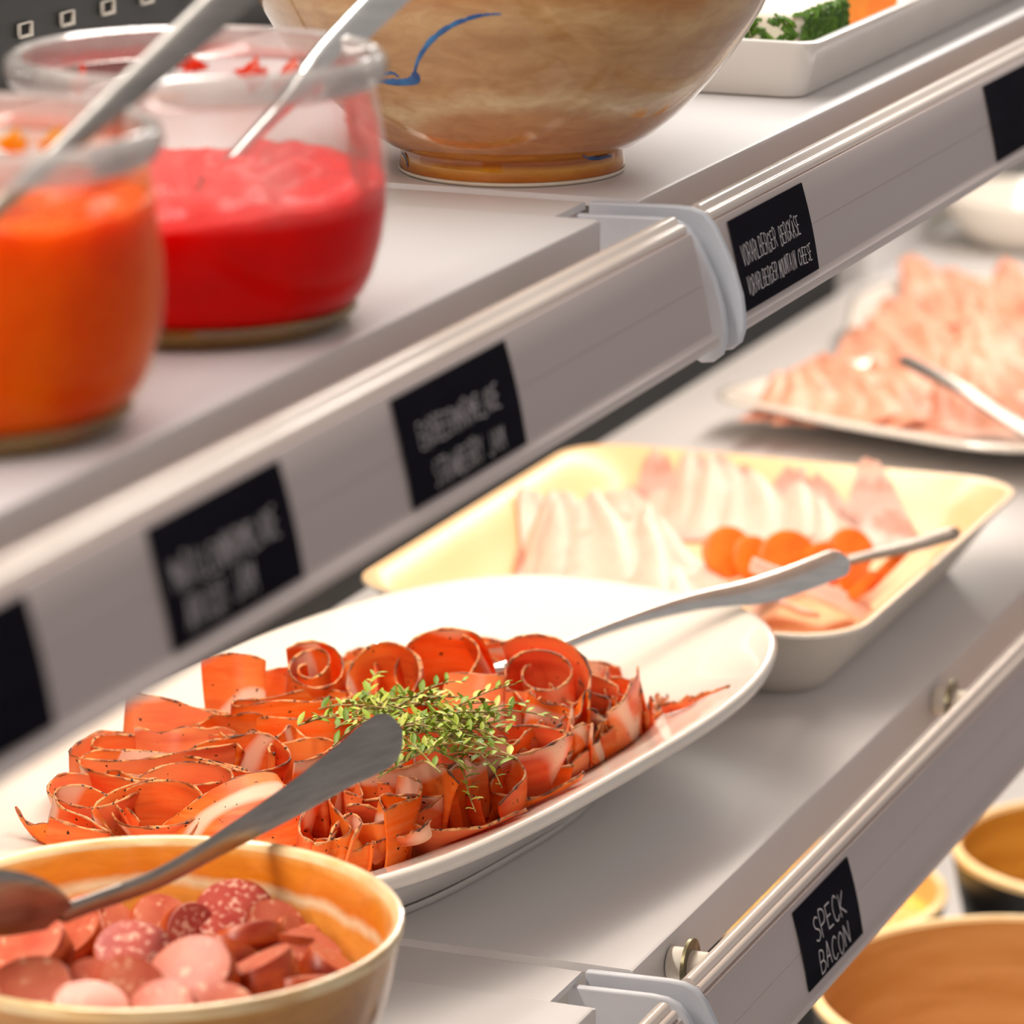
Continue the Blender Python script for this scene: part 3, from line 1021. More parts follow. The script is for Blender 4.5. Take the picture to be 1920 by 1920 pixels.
for k, (x, y, z, a, lab) in enumerate([(0.332, 0.070, .0165, .3, 'orange cheese wedge behind the herb cheese in the white dish'), (0.357, 0.062, .0160, -.5, 'second orange cheese wedge further back in the white dish'), (0.320, 0.105, .0160, 1.0, 'orange cheese wedge deep in the white dish')]):
    pr = [(-.016, -.014), (.018, -.010), (.014, .014), (-.010, .012)]
    V, Fc = loft([[(p * s, q * s, zz) for p, q in pr] for s, zz in ((.9, -.0125), (1, -.010), (1, .010), (.92, .0125))], True, True, True)
    o = obj('orange_cheese', V, Fc, M['orange'], None, True, 50)
    o.location = (x, y, ZU + z)
    o.rotation_euler = (.1, .1, a)
    tag(o, lab, 'cheese', 'orange cheese wedges in the white dish')

# ------------------------------------------------------------------ white plate with cured ham
PC = np.array([0.0975, 0.1580, 0.0])
PROT = math.radians(-8.2)


def plate_ring(s, z, a=0.2085, b=0.1045, n=120, e=3.0, wave=0.0):
    out = []
    for k in range(n):
        q = 2 * math.pi * k / n
        c, sn = math.cos(q), math.sin(q)
        x = a * s * math.copysign(abs(c) ** (2 / e), c)
        y = b * s * math.copysign(abs(sn) ** (2 / e), sn)
        out.append((x, y, z + wave * math.cos(2 * q)))
    return out


t = empty('porcelain_plate', PC, (0, 0, PROT))
tag(t, 'deep white porcelain plate with wide flared rim under the cured ham', 'plate')
top = [(0.0, .0095), (.30, .0095), (.52, .0100), (.60, .0130), (.655, .0200), (.695, .0280), (.725, .0315), (.76, .0332), (.85, .0380), (.93, .0425), (.972, .0450), (.990, .0456), (1.0, .0445), (1.002, .0425), (.996, .0402), (.975, .0385)]
bot = [(.975, .0385), (.90, .0345), (.76, .0262), (.68, .0180), (.60, .0075), (.53, .0030)]
V, Fc = loft([plate_ring(max(s, .002), z, wave=0.0022 * s ** 6) for s, z in top])
obj('plate_surface', V, Fc, M['porcelain'], t, True, 0)
V, Fc = loft([plate_ring(s, z, wave=0.0022 * s ** 6) for s, z in bot])
obj('plate_underside', V, Fc, M['dish'], t, True, 0)
V, Fc = loft([plate_ring(s, z) for s, z in ((.56, .0040), (.55, .0008), (.535, 0.0), (.525, .0008), (.52, .0060))])
obj('plate_foot', V, Fc, M['dish'], t, True, 0)

def plate_z(wx, wy):
    c, sn = math.cos(PROT), math.sin(PROT)
    lx, ly = (wx - PC[0]) * c + (wy - PC[1]) * sn, -(wx - PC[0]) * sn + (wy - PC[1]) * c
    s_ = (np.abs(lx / 0.2085) ** 3.0 + np.abs(ly / 0.1045) ** 3.0) ** (1 / 3.0)
    return np.interp(s_, [q[0] for q in top[:12]], [q[1] for q in top[:12]])


E1 = RGT.copy()
E2 = np.array([math.cos(AZ), math.sin(AZ), 0])


def plan_curve(kind, w, d, rnd, m=34):
    """plan outline of a folded slice, in mm; first axis runs across the picture"""
    u = np.linspace(0, 1, m)
    if kind == 'roll':
        turns = rnd.uniform(1.5, 2.1)
        a = u * turns * 2 * math.pi + rnd.uniform(0, 6.28)
        r = 0.34 + 0.66 * u
        return np.c_[w / 2 * r * np.cos(a), d / 2 * r * np.sin(a)]
    if kind == 'ring':
        a = u * 2 * math.pi * 1.08 + rnd.uniform(0, 6.28)
        r = 1 - 0.12 * u
        return np.c_[w / 2 * r * np.cos(a), d / 2 * r * np.sin(a)]
    if kind == 'loop':
        k = rnd.uniform(-.15, .15)
        pts = [(.52, -.18 + k), (.30, -.42), (0, -.50), (-.32, -.46), (-.50, -.12), (-.44, .28), (-.12, .46), (.22, .40 + k), (.55, .22 + k * 2)]
        return spline([(p * w, q * d) for p, q in pts], m)
    if kind == 'wave':
        k = rnd.uniform(.8, 1.3)
        return np.c_[(u - .5) * w, d / 2 * np.sin(u * 2 * math.pi * k + rnd.uniform(0, 6))]
    if kind == 'fold':
        pts = [(.5, .1), (.2, .45), (-.2, .5), (-.5, .25), (-.35, -.1), (0, -.15), (.25, -.35), (.05, -.55), (-.4, -.5)]
        return spline([(p * w, q * d) for p, q in pts], m)
    pts = [(.5, -.3), (.3, .3), (.08, -.35), (-.12, .4), (-.3, -.3), (-.5, .35)]
    return spline([(p * w, q * d) for p, q in pts], m)


def ham_slice(px, py, z, kind, w, d, h, rot, tilt, taz, label, seed, ruff=1.0, flare=0.0, mat=None, group='cured ham slices heaped on the white plate'):
    rnd = random.Random(seed)
    cv = plan_curve(kind, w, d, rnd)
    m, nv = len(cv), 7
    ph = [rnd.uniform(0, 6.28) for _ in range(4)]
    S = np.zeros((m, nv, 3))
    for i in range(m):
        u = i / (m - 1)
        top = 1.6 * ruff * math.sin(u * 9 + ph[0]) + 0.8 * ruff * math.sin(u * 23 + ph[1])
        for j in range(nv):
            v = j / (nv - 1)
            sc = 1 + flare * (v - .5) + 0.05 * ruff * math.sin(v * 3 + ph[2])
            bx = 1.0 * ruff * math.sin(v * 4 + u * 8 + ph[3])
            by = 1.0 * ruff * math.sin(v * 5 + u * 6 + ph[1])
            S[i, j] = (cv[i, 0] * sc + bx, cv[i, 1] * sc + by, -h * (1 - v) + top * v)
    S /= 1000.0
    # rotate in plan, then lean
    c, s = math.cos(math.radians(rot)), math.sin(math.radians(rot))
    X = S[..., 0] * c - S[..., 1] * s
    Y = S[..., 0] * s + S[..., 1] * c
    Q = X[..., None] * E1 + Y[..., None] * E2
    Q[..., 2] += S[..., 2]
    ax = math.radians(taz)
    axis = Vector(tuple(math.cos(ax) * E1 + math.sin(ax) * E2))
    Rm = np.array(Matrix.Rotation(math.radians(tilt), 3, axis))
    Q = Q @ Rm.T
    pos = P(px, py, z)
    Wx, Wy = Q[..., 0] + pos[0], Q[..., 1] + pos[1]
    # keep the slice inside the dish and lying on its surface
    if not any(w_ in label for w_ in ('front rim', 'tip', 'corner')):
        c_, s_ = math.cos(PROT), math.sin(PROT)
        lx, ly = (Wx - PC[0]) * c_ + (Wy - PC[1]) * s_, -(Wx - PC[0]) * s_ + (Wy - PC[1]) * c_
        sv = (np.abs(lx / 0.2085) ** 3.0 + np.abs(ly / 0.1045) ** 3.0) ** (1 / 3.0)
        tgt = np.where(sv > .68, .68 + (sv - .68) * .28, sv) / np.maximum(sv, 1e-6)
        lx, ly = lx * tgt, ly * tgt
        Wx, Wy = PC[0] + lx * c_ - ly * s_, PC[1] + lx * s_ + ly * c_
        Q[..., 0], Q[..., 1] = Wx - pos[0], Wy - pos[1]
    flo = plate_z(Wx, Wy) + 0.0008
    Q[..., 2] = np.maximum(Q[..., 2] + pos[2], flo) - pos[2]
    # thickness
    du = np.gradient(Q, axis=0)
    dv = np.gradient(Q, axis=1)
    nn = np.cross(du, dv)
    nn /= (np.linalg.norm(nn, axis=2, keepdims=True) + 1e-12)
    th = 0.00045
    A, B = Q + nn * th, Q - nn * th
    V = [tuple(p) for p in A.reshape(-1, 3)] + [tuple(p) for p in B.reshape(-1, 3)]
    n1 = m * nv
    Fc = []
    for i in range(m - 1):
        for j in range(nv - 1):
            a = i * nv + j
            Fc.append((a, a + nv, a + nv + 1, a + 1))
            Fc.append((n1 + a, n1 + a + 1, n1 + a + nv + 1, n1 + a + nv))
    for i in range(m - 1):
        for j in (0, nv - 1):
            a = i * nv + j
            Fc.append((a, a + nv, n1 + a + nv, n1 + a))
    for j in range(nv - 1):
        for i in (0, m - 1):
            a = i * nv + j
            Fc.append((a, a + 1, n1 + a + 1, n1 + a))
    t = empty('cured_ham_slice', pos)
    tag(t, label, 'ham', group)
    obj('meat_sheet', V, Fc, mat or M['ham'], t, True, 70)
    edge = Q[:, nv - 1]
    r = [0.00042 + 0.00016 * math.sin(k * 1.7 + ph[0]) + 0.0001 * math.sin(k * 3.9 + ph[2]) for k in range(m)]
    V, Fc = sweep(edge, [2.4 * q for q in r], [2 * q for q in r], (0.2, 0.3, 0.93), 6)
    obj('rind', V, Fc, M['rind'], t, True, 0)
    return t


HAM = [
    # px, py, z, kind, w, d, h, rot, tilt, tilt axis, label
    (255, 1392, .052, 'loop', 62, 42, 30, 6, -6, 0, 'widest folded ham slice at the far left of the heap'),
    (330, 1398, .050, 'loop', 54, 26, 26, 4, -8, 0, 'narrow hairpin ham fold inside the widest left fold'),
    (350, 1322, .053, 'loop', 62, 16, 26, 8, -22, 0, 'long ham slice lying along the left back rim'),
    (355, 1290, .050, 'loop', 30, 14, 22, 10, -12, 0, 'small ham roll behind the long slice on the left'),
    (468, 1252, .056, 'fold', 34, 26, 28, -12, -28, 0, 'peaked ham fold facing out at the left back'),
    (585, 1250, .062, 'roll', 28, 34, 30, 0, 22, 0, 'tall spiral ham roll at the back of the heap'),
    (545, 1312, .056, 'loop', 40, 20, 24, 20, -14, 0, 'ham fold just in front of the tall spiral roll'),
    (300, 1436, .052, 'loop', 50, 30, 24, 350, 4, 0, 'pale bordered oval ham loop left of the middle'),
    (448, 1416, .054, 'loop', 32, 24, 24, 190, 8, 20, 'yellowish ham fold above the spoon handle'),
    (395, 1372, .052, 'wave', 56, 10, 22, 8, -16, 0, 'straight ham fold running across the left half'),
    (180, 1478, .050, 'loop', 26, 24, 24, 0, 0, 0, 'small peppered ham loop at the left tip'),
    (300, 1456, .050, 'wave', 56, 16, 26, 2, -10, 0, 'long S shaped ham fold across the left front'),
    (325, 1486, .051, 'ring', 38, 36, 24, 10, 10, 0, 'round open ham ring in the left front'),
    (415, 1512, .046, 'ring', 46, 26, 34, 20, -64, 10, 'smooth lying ham roll with a white fat band by the spoon'),
    (275, 1534, .046, 'ring', 36, 40, 22, 0, 26, 0, 'round orange ham loop just above the sausage bowl rim'),
    (178, 1524, .046, 'fold', 30, 22, 20, -10, -20, 0, 'ham slice with pink fat at the lower left corner'),
    (130, 1548, .040, 'crumple', 30, 6, 10, -6, -30, 0, 'thin peppered ham scrap at the lowest left tip'),
    (572, 1404, .055, 'loop', 26, 26, 26, 250, 6, 0, 'upright ham loop touching the spoon handle'),
    (500, 1382, .054, 'crumple', 34, 20, 24, 12, 0, 0, 'crinkled ham fold between the loops and the thyme'),
    (480, 1338, .054, 'wave', 44, 12, 20, 10, -10, 0, 'flat ham fold behind the middle of the left half'),
    (560, 1346, .054, 'loop', 30, 16, 20, 170, -6, 0, 'narrow ham loop beside the left end of the thyme'),
    (640, 1270, .050, 'wave', 34, 16, 34, 300, -40, 0, 'pale pink ham slice between the two back rolls'),
    (720, 1268, .058, 'ring', 26, 34, 26, 180, 22, 0, 'dark open ham roll behind the thyme'),
    (822, 1244, .060, 'ring', 34, 26, 30, 0, 42, -12, 'lying ham tube with a deep red opening at the back'),
    (920, 1286, .060, 'fold', 34, 22, 36, -20, -34, -20, 'large flat orange ham fold right of the thyme'),
    (1018, 1266, .060, 'roll', 32, 40, 28, 40, 34, 0, 'big spiral ham roll below the fork handle'),
    (1000, 1316, .056, 'crumple', 34, 18, 26, -14, -14, 0, 'crumpled ham fold in front of the big spiral roll'),
    (1052, 1322, .054, 'crumple', 26, 18, 22, 10, -6, 0, 'rough ham scrap right of the big spiral roll'),
    (1108, 1304, .052, 'fold', 28, 20, 28, 160, -26, 0, 'pink ham fold against the white rim on the right'),
    (1196, 1292, .052, 'loop', 30, 28, 28, 100, 8, 0, 'rounded ham loop near the right end of the heap'),
    (1172, 1346, .050, 'fold', 22, 20, 26, 60, -8, 0, 'pink streaked ham fold below the right loop'),
    (1226, 1330, .048, 'crumple', 24, 14, 22, 60, -8, 0, 'pale ham ruffle at the right front'),
    (1262, 1312, .044, 'crumple', 22, 12, 16, 40, 0, 0, 'small ham ruffle near the right end of the heap'),
    (1302, 1306, .0395, 'wave', 24, 5, 8, 14, -14, 0, 'thin ham strip forming the right tip of the heap'),
    (962, 1388, .055, 'loop', 32, 22, 22, 20, -4, 0, 'ham loop with a dark hollow right of the thyme tip'),
    (1010, 1404, .053, 'loop', 40, 20, 22, 12, -6, 0, 'curved ham band over the right front hollow'),
    (1000, 1376, .055, 'wave', 36, 12, 20, 10, -8, 0, 'ham fold behind the curved band on the right'),
    (930, 1462, .048, 'loop', 22, 26, 26, 280, 4, 0, 'upright ham loop at the front below the thyme tip'),
    (990, 1462, .047, 'loop', 30, 22, 20, 30, -4, 0, 'short ham fold resting on the front rim'),
    (1052, 1446, .046, 'crumple', 28, 14, 20, 18, -6, 0, 'frayed ham fold beside the short front fold'),
    (1108, 1412, .048, 'ring', 24, 26, 24, 90, 6, 0, 'ham loop with white fat edge at the right front'),
    (1100, 1370, .052, 'crumple', 36, 16, 22, 16, -8, 0, 'peppered ham crumple in the right middle'),
    (555, 1548, .046, 'loop', 34, 30, 30, 262, 8, 0, 'open ham loop below the spoon handle'),
    (618, 1540, .048, 'fold', 30, 22, 40, 80, -26, 0, 'broad veined ham slice hanging over the front below the spoon'),
    (660, 1590, .040, 'wave', 20, 8, 24, 300, -6, 0, 'narrow ham strip at the front beside the bowl rim'),
    (706, 1492, .052, 'loop', 34, 30, 30, 250, 4, 0, 'tall pink ham loop right of the spoon handle'),
    (690, 1538, .046, 'crumple', 30, 16, 26, 50, -14, 0, 'frayed dark red ham fold in the front'),
    (768, 1478, .050, 'fold', 36, 26, 30, 10, -22, 0, 'smooth brownish ham slice below the thyme'),
    (752, 1446, .056, 'wave', 36, 16, 24, 345, -8, 0, 'ham slice with a fat border under the spoon tip'),
    (820, 1532, .043, 'wave', 50, 12, 24, 14, -46, 10, 'pink ham slice lying on the front rim'),
    (855, 1452, .055, 'wave', 12, 8, 34, 80, -12, 0, 'white strip of fat hanging below the thyme'),
    (742, 1570, .040, 'wave', 24, 5, 6, 16, -40, 0, 'single rind shred on the white front rim'),
    (640, 1478, .052, 'crumple', 34, 22, 26, 30, 0, 0, 'ham crumple beneath the spoon handle'),
    (895, 1420, .056, 'crumple', 30, 18, 24, 60, -6, 0, 'ham ruffle at the front edge of the thyme'),
    (690, 1310, .056, 'wave', 36, 14, 24, 14, -10, 0, 'ham slice under the back of the thyme'),
    (880, 1350, .058, 'fold', 34, 20, 26, 20, -16, 0, 'ham fold under the right of the thyme'),
]
for k, a in enumerate(HAM):
    rough = 1.5 if a[3] == 'crumple' else 0.8
    a = list(a)
    while a[2] > .030 and 'tip' not in a[10]:                       # rest the slice inside the well of the plate
        q = P(a[0], a[1], a[2] - .004)
        if plate_z(q[0], q[1]) < .0285:
            break
        a[2] -= .001
    rk = random.Random(k + 40)
    a[8] += rk.uniform(-8, 8)
    a[9] += rk.uniform(-35, 35)
    q = P(a[0], a[1], a[2]) - E2 * 0.022
    front = plate_z(q[0], q[1]) > .024
    if front:                                # next to the front wall: stand upright, no spreading skirt
        a[8] = abs(a[8]) * .6 + 6
        a[5] *= .8
    ham_slice(*a[:10], a[10], 100 + k, rough, (0.3 if front else 0) + (rk.uniform(0.05, 0.28) if a[3] in ('loop', 'ring') else rk.uniform(-.1, .2)))
rr = random.Random(12)
for k in range(18):
    u = rr.random()
    cx, cy = 905 + 350 * u + rr.uniform(-15, 15), 1432 - 118 * u + rr.uniform(-40, 30)
    z = .046
    while z > .026:
        q = P(cx, cy, z - .004)
        if plate_z(q[0], q[1]) < .0270:
            break
        z -= .001
    ham_slice(cx, cy, z, rr.choice(['crumple', 'loop', 'fold', 'crumple']), rr.uniform(18, 30), rr.uniform(12, 20), rr.uniform(16, 24), rr.uniform(0, 360), rr.uniform(0, 22), rr.uniform(-40, 40),
              'small crumpled ham piece in the ragged right part of the heap', 430 + k, 1.7, rr.uniform(-.1, .3))
# slices hidden deeper in the heap
rr = random.Random(77)
for k in range(44):
    u = k / 43
    for _ in range(20):
        lx, ly = rr.uniform(-0.100, 0.128), rr.uniform(-0.058, 0.058)
        if abs(lx / .13) ** 2.6 + abs(ly / .062) ** 2.6 < 1:
            break
    wp = PC + np.array([lx * math.cos(PROT) - ly * math.sin(PROT), lx * math.sin(PROT) + ly * math.cos(PROT), 0])
    d = wp + np.array([0, 0, .040]) - CAM
    zc = d @ FWD
    ham_slice(960 + FPX * (d @ RGT) / zc, 960 - FPX * (d @ UPV) / zc, .040, rr.choice(['loop', 'fold', 'crumple', 'wave']), rr.uniform(28, 44), rr.uniform(16, 26), rr.uniform(22, 27), rr.uniform(-30, 30) + rr.choice((0, 180)), rr.uniform(0, 14), 0,
              'cured ham slice half hidden low in the heap on the white plate', 300 + k, 1.2, 0.05)

# ------------------------------------------------------------------ thyme sprigs on the ham
lv = []
lf = []
for i in range(6):
    u = i / 5
    w = 0.21 * math.sin(math.pi * min(1, u * .9 + .08))
    lv += [(-w / 1, u, .12 * math.sin(u * 2.4)), (0, u, .12 * math.sin(u * 2.4) - .07), (w / 1, u, .12 * math.sin(u * 2.4))]
for i in range(5):
    for j in range(2):
        a = i * 3 + j
        lf.append((a, a + 1, a + 4, a + 3))
leaf_me = bpy.data.meshes.new('leaf')
leaf_me.from_pydata(lv, [], lf)
leaf_me.polygons.foreach_set('use_smooth', [True] * len(leaf_me.polygons))
leaf_me.materials.append(M['leaf'])


def sprig(px, py, z, ang, rise, L, label, seed, nl=12):
    rnd = random.Random(seed)
    base = P(px, py, z)
    a = math.radians(ang)
    d = E1 * math.cos(a) + E2 * math.sin(a)
    side = np.cross(d, [0, 0, 1])
    pts = []
    for k in range(7):
        u = k / 6
        pts.append(d * L * (u - .5) + side * L * .12 * math.sin(u * 3 + seed) + np.array([0, 0, 1]) * (rise * (u - .5) * L + .10 * L * math.sin(u * 3.1)))
    path = spline(pts, 20)
    t = empty('thyme_sprig', base)
    tag(t, label, 'herb', 'thyme sprigs heaped on the cured ham')
    tube('stem', path, [0.00045 - .00025 * k / 19 for k in range(20)], M['stem'], t, 5)
    for k in range(nl):
        u = (k + .6) / nl
        p = path[min(19, int(u * 19))]
        out = side * (1 if k % 2 else -1) * rnd.uniform(.5, 1) + d * rnd.uniform(.2, .9) + np.array([0, 0, 1]) * rnd.uniform(-.2, .9)
        out /= np.linalg.norm(out)
        q = Vector(tuple(out)).to_track_quat('Y', 'Z')
        o = bpy.data.objects.new('leaf', leaf_me)
        link(o, t)
        o.location = p
        o.rotation_mode = 'QUATERNION'
        o.rotation_quaternion = q
        s = rnd.uniform(.0042, .0066) * (1.05 - .3 * u)
        o.scale = (s * rnd.uniform(.8, 1.2), s, s)


SPR = [
    (890, 1440, .060, -52, -.15, .034, 'thyme sprig trailing down over the white fat strip'),
    (868, 1470, .054, -60, -.35, .030, 'lowest thyme sprig tip hanging towards the front rim'),
    (950, 1345, .066, 8, .0, .034, 'thyme sprig reaching furthest right over the orange fold'),
    (900, 1310, .070, 22, .25, .028, 'thyme sprig standing up against the large orange fold'),
    (625, 1352, .063, 10, .0, .026, 'thyme sprig at the left end of the green heap'),
    (700, 1300, .066, 70, .5, .020, 'small bent thyme tip at the upper left of the heap'),
]
for k, a in enumerate(SPR):
    sprig(*a, seed=500 + k)
rr = random.Random(9)
for k in range(58):
    u = rr.random()
    cx = 655 + 250 * u + rr.uniform(-18, 18)
    cy = 1345 + rr.gauss(0, 26) - 8 * math.sin(u * 3) + (20 * u if rr.random() < .4 else 0)
    if k > 38:
        cx, cy = 790 + rr.uniform(-60, 60), 1385 + rr.uniform(-20, 40)
    sprig(cx, cy, .063 + rr.uniform(0, .008), rr.uniform(-50, 50) + rr.choice((0, 180)), rr.uniform(-.2, .3), rr.uniform(.022, .034), 'thyme sprig tangled in the green heap on the ham', 560 + k, 11)

# ------------------------------------------------------------------ forks
def fork(name_label, head, neck, pts, wid, thk, wdir, mat, tine=0.030):
    t = empty('serving_fork', pts[0])
    tag(t, name_label, 'fork')
    utensil_handle('handle', pts, wid, thk, wdir, mat, t)
    hd = np.array(head) - np.array(neck)
    L = np.linalg.norm(hd)
    dd = hd / L
    s = np.cross(dd, [0, 0, 1])
    s /= np.linalg.norm(s)
    base = np.array(neck) - np.array(pts[0])
    path = [base + dd * L * q for q in (0, .12, .25, .38, .45)]
    V, Fc = sweep(path, [.005, .010, .019, .023, .0225], [.0026, .0022, .002, .002, .0018], s, 14)
    obj('fork_head', V, Fc, mat, t)
    for k in range(4):
        o = s * (-.0093 + .0062 * k)
        path = [base + o + dd * L * q + np.array([0, 0, 1]) * (.0035 * ((q - .4) / .6) ** 2) for q in (.42, .55, .7, .85, .95, 1.0)]
        V, Fc = sweep(path, [.0036, .0034, .0031, .0028, .0022, .0012], [.0018, .0017, .0016, .0014, .0012, .0008], s, 10)
        obj('tine', V, Fc, mat, t)
    return t


a, b, e = P(1035, 1220, .046), P(1290, 1135, .0515), P(1590, 1048, .0615)
m1, m2 = PD(1160, 1172, 1.638), PD(1440, 1103, 1.672)
fork('steel serving fork stuck in the cured ham, handle rising to the right', P(700, 1232, .050), a + (a - b) * .35, [a + (a - b) * .5, a, m1, b + np.array([0, 0, .0005]), m2, e],
     [.0045, .0048, .0055, .0085, .0125, .0135], [.0028, .003, .0034, .0036, .0036, .0034], np.array([.55, .2, .55]), M['steel'])
a, e = P(1470, 1098, .024), P(1800, 995, .046)
fork('small dull fork lying in the cream tray with the ham', P(1330, 1130, .016), a, [a, a + (e - a) * .35 + np.array([0, 0, .002]), a + (e - a) * .7, e], [.004, .005, .007, .0085], [.0026, .003, .003, .0028], np.array([.6, .3, .4]), M['steel_dull'])

# ------------------------------------------------------------------ boiled ham and carrot in the tray
def folded_sheet(name, pos, w, d, h, yaw, lean, mat, label, cat, group, seed, tray=True):
    """soft slice folded to a pointed fan: tip up, two curved flaps"""
    rnd = random.Random(seed)
    nu, nv = 14, 8
    Q = np.zeros((nu, nv, 3))
    for i in range(nu):
        u = i / (nu - 1) * 2 - 1
        for j in range(nv):
            v = j / (nv - 1)
            ww = w * (1 - .82 * v)
            Q[i, j] = (u * ww / 2, d * .5 * (abs(u) ** 1.5) * (1 - v * .6) + .0015 * math.sin(u * 5 + seed), h * v - .003 * abs(u) * v)
    Q[..., 1] += .004 * np.sin(np.linspace(0, 3, nv) + seed)[None, :]
    du, dv = np.gradient(Q, axis=0), np.gradient(Q, axis=1)
    nn = np.cross(du, dv)
    nn /= np.linalg.norm(nn, axis=2, keepdims=True) + 1e-12
    V = [tuple(p) for p in (Q + nn * .0011).reshape(-1, 3)] + [tuple(p) for p in (Q - nn * .0011).reshape(-1, 3)]
    n1 = nu * nv
    Fc = []
    for i in range(nu - 1):
        for j in range(nv - 1):
            a = i * nv + j
            Fc += [(a, a + nv, a + nv + 1, a + 1), (n1 + a, n1 + a + 1, n1 + a + nv + 1, n1 + a + nv)]
        for j in (0, nv - 1):
            a = i * nv + j
            Fc.append((a, a + nv, n1 + a + nv, n1 + a))
    for j in range(nv - 1):
        for i in (0, nu - 1):
            a = i * nv + j
            Fc.append((a, a + 1, n1 + a + 1, n1 + a))
    Rm = np.array(Matrix.Rotation(yaw, 3, 'Z') @ Matrix.Rotation(rnd.uniform(-.08, .08), 3, 'Y') @ Matrix.Rotation(lean, 3, 'X'))
    A = np.array(V) @ Rm.T
    if tray:
        wz = np.maximum(A[:, 2] + pos[2], 0.0060 + np.array([0.0] * n1 + [0.0004] * n1))
        ins = np.interp(wz, [.0045, .0065, .022, .0345, .06], [.036, .028, .015, .006, .002])
        A[:, 0] = np.clip(A[:, 0] + pos[0], .4365 - .1420 + ins, .4365 + .1420 - ins) - pos[0]
        A[:, 1] = np.clip(A[:, 1] + pos[1], .1485 - .1120 + ins, .1485 + .1120 - ins) - pos[1]
        A[:, 2] = wz - pos[2]
    else:
        A[:, 2] = np.maximum(A[:, 2] + pos[2], 0.0165) - pos[2]
    o = obj(name, [tuple(q) for q in A], Fc, mat, None, True, 70)
    o.location = pos
    tag(o, label, cat, group)
    return o


ORD = ['first', 'second', 'third', 'fourth', 'fifth', 'sixth', 'seventh', 'eighth', 'ninth', 'tenth', 'eleventh', 'twelfth', 'thirteenth']
rr = random.Random(3)
n = 12
for k in range(n):
    u = k / (n - 1)
    p = P(1050 + 640 * u, 968 + 62 * u + 10 * math.sin(u * 3), .0055)
    folded_sheet('boiled_ham_slice', p, .064, .020, .060 + rr.uniform(-.004, .005), math.radians(-60 + rr.uniform(-8, 8)), -1.12 + rr.uniform(-.1, .1), M['boiled'],
                 ORD[k] + ' folded boiled ham slice from the left in the back row of the tray', 'ham', 'boiled ham slices in the cream tray', 700 + k)
n = 8
for k in range(n):
    u = k / (n - 1)
    p = P(905 + 395 * u, 1070 + 72 * u, .0055)
    folded_sheet('boiled_ham_slice', p, .066, .022, .062 + rr.uniform(-.004, .006), math.radians(-58 + rr.uniform(-8, 8)), -1.12 + rr.uniform(-.1, .1), M['boiled'],
                 ORD[k] + ' folded boiled ham slice from the left in the front row of the tray', 'ham', 'boiled ham slices in the cream tray', 740 + k)
folded_sheet('boiled_ham_slice', P(1620, 1160, .009), .034, .014, .058, math.radians(35), -1.0, M['boiled'], 'single pink ham slice against the right front corner of the tray', 'ham', 'boiled ham slices in the cream tray', 771)
folded_sheet('boiled_ham_slice', P(1470, 1150, .012), .034, .018, .030, math.radians(-50), -1.25, M['boiled'], 'pale ham scrap lying on the small fork in the tray', 'ham', 'boiled ham slices in the cream tray', 772)
CAR = [(1010, 992, .014, .0125, -60, 'carrot slice between the two ham rows at the left'), (1365, 1036, .020, .0120, -50, 'carrot slice leaning on the front ham row'),
       (1412, 1048, .018, .0105, -40, 'round carrot slice left of the large one'), (1478, 1052, .020, .0140, -50, 'largest carrot slice in the middle of the tray'),
       (1545, 1060, .018, .0105, -30, 'carrot slice right of the largest one'), (1592, 1036, .022, .0110, -60, 'carrot slice behind the small fork handle'),
       (1600, 1080, .016, .0100, -20, 'carrot slice just below the small fork handle'), (1702, 1072, .026, .0135, 999, 'bright carrot slice by the right tray side'),
       (1650, 1112, .020, .0110, 999, 'carrot slice edge below the bright right one')]
for k, (x, y, z, r, yaw, lab) in enumerate(CAR):
    o = lathe('carrot_slice', [(0.0001, -.0022), (r * .93, -.0022), (r, -.0016), (r, .0016), (r * .93, .0022), (r * .4, .0025), (0.0001, .0024)], M['carrot'], None, 28, sharp=50)
    o.location = P(x, y, z)
    o.rotation_euler = (math.radians(62), 0, math.radians(yaw)) if yaw < 900 else (math.radians(-48), 0, math.radians(4))
    if yaw > 900:
        o.location.y += 0.010
    tag(o, lab, 'carrot', 'carrot slices in the cream tray')

# ------------------------------------------------------------------ sausage bowl
SB = P(280, 1722, .080)
SB[2] = 0.0
t = empty('sausage_bowl', SB)
tag(t, 'ochre glazed stoneware bowl in the lower left corner', 'bowl')
oprof = [(0.0001, 0.0006), (0.030, 0.0006), (0.0315, 0), (0.0330, .0008), (0.0335, .006), (0.044, .012), (0.056, .024), (0.0655, .042), (0.0715, .060), (0.0748, .0765)]
iprof = [(0.0716, .0778), (0.0690, .062), (0.0630, .044), (0.053, .0265), (0.041, .0155), (0.020, .0105), (0.0001, .010)]
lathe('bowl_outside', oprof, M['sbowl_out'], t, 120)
lathe('bowl_inside', iprof, M['sbowl_in'], t, 120)
lathe('bowl_rim', [(0.0748, .0765), (0.0756, .0786), (0.0750, .0802), (0.0736, .0806), (0.0722, .0798), (0.0716, .0778)], M['sbowl_rim'], t, 120)


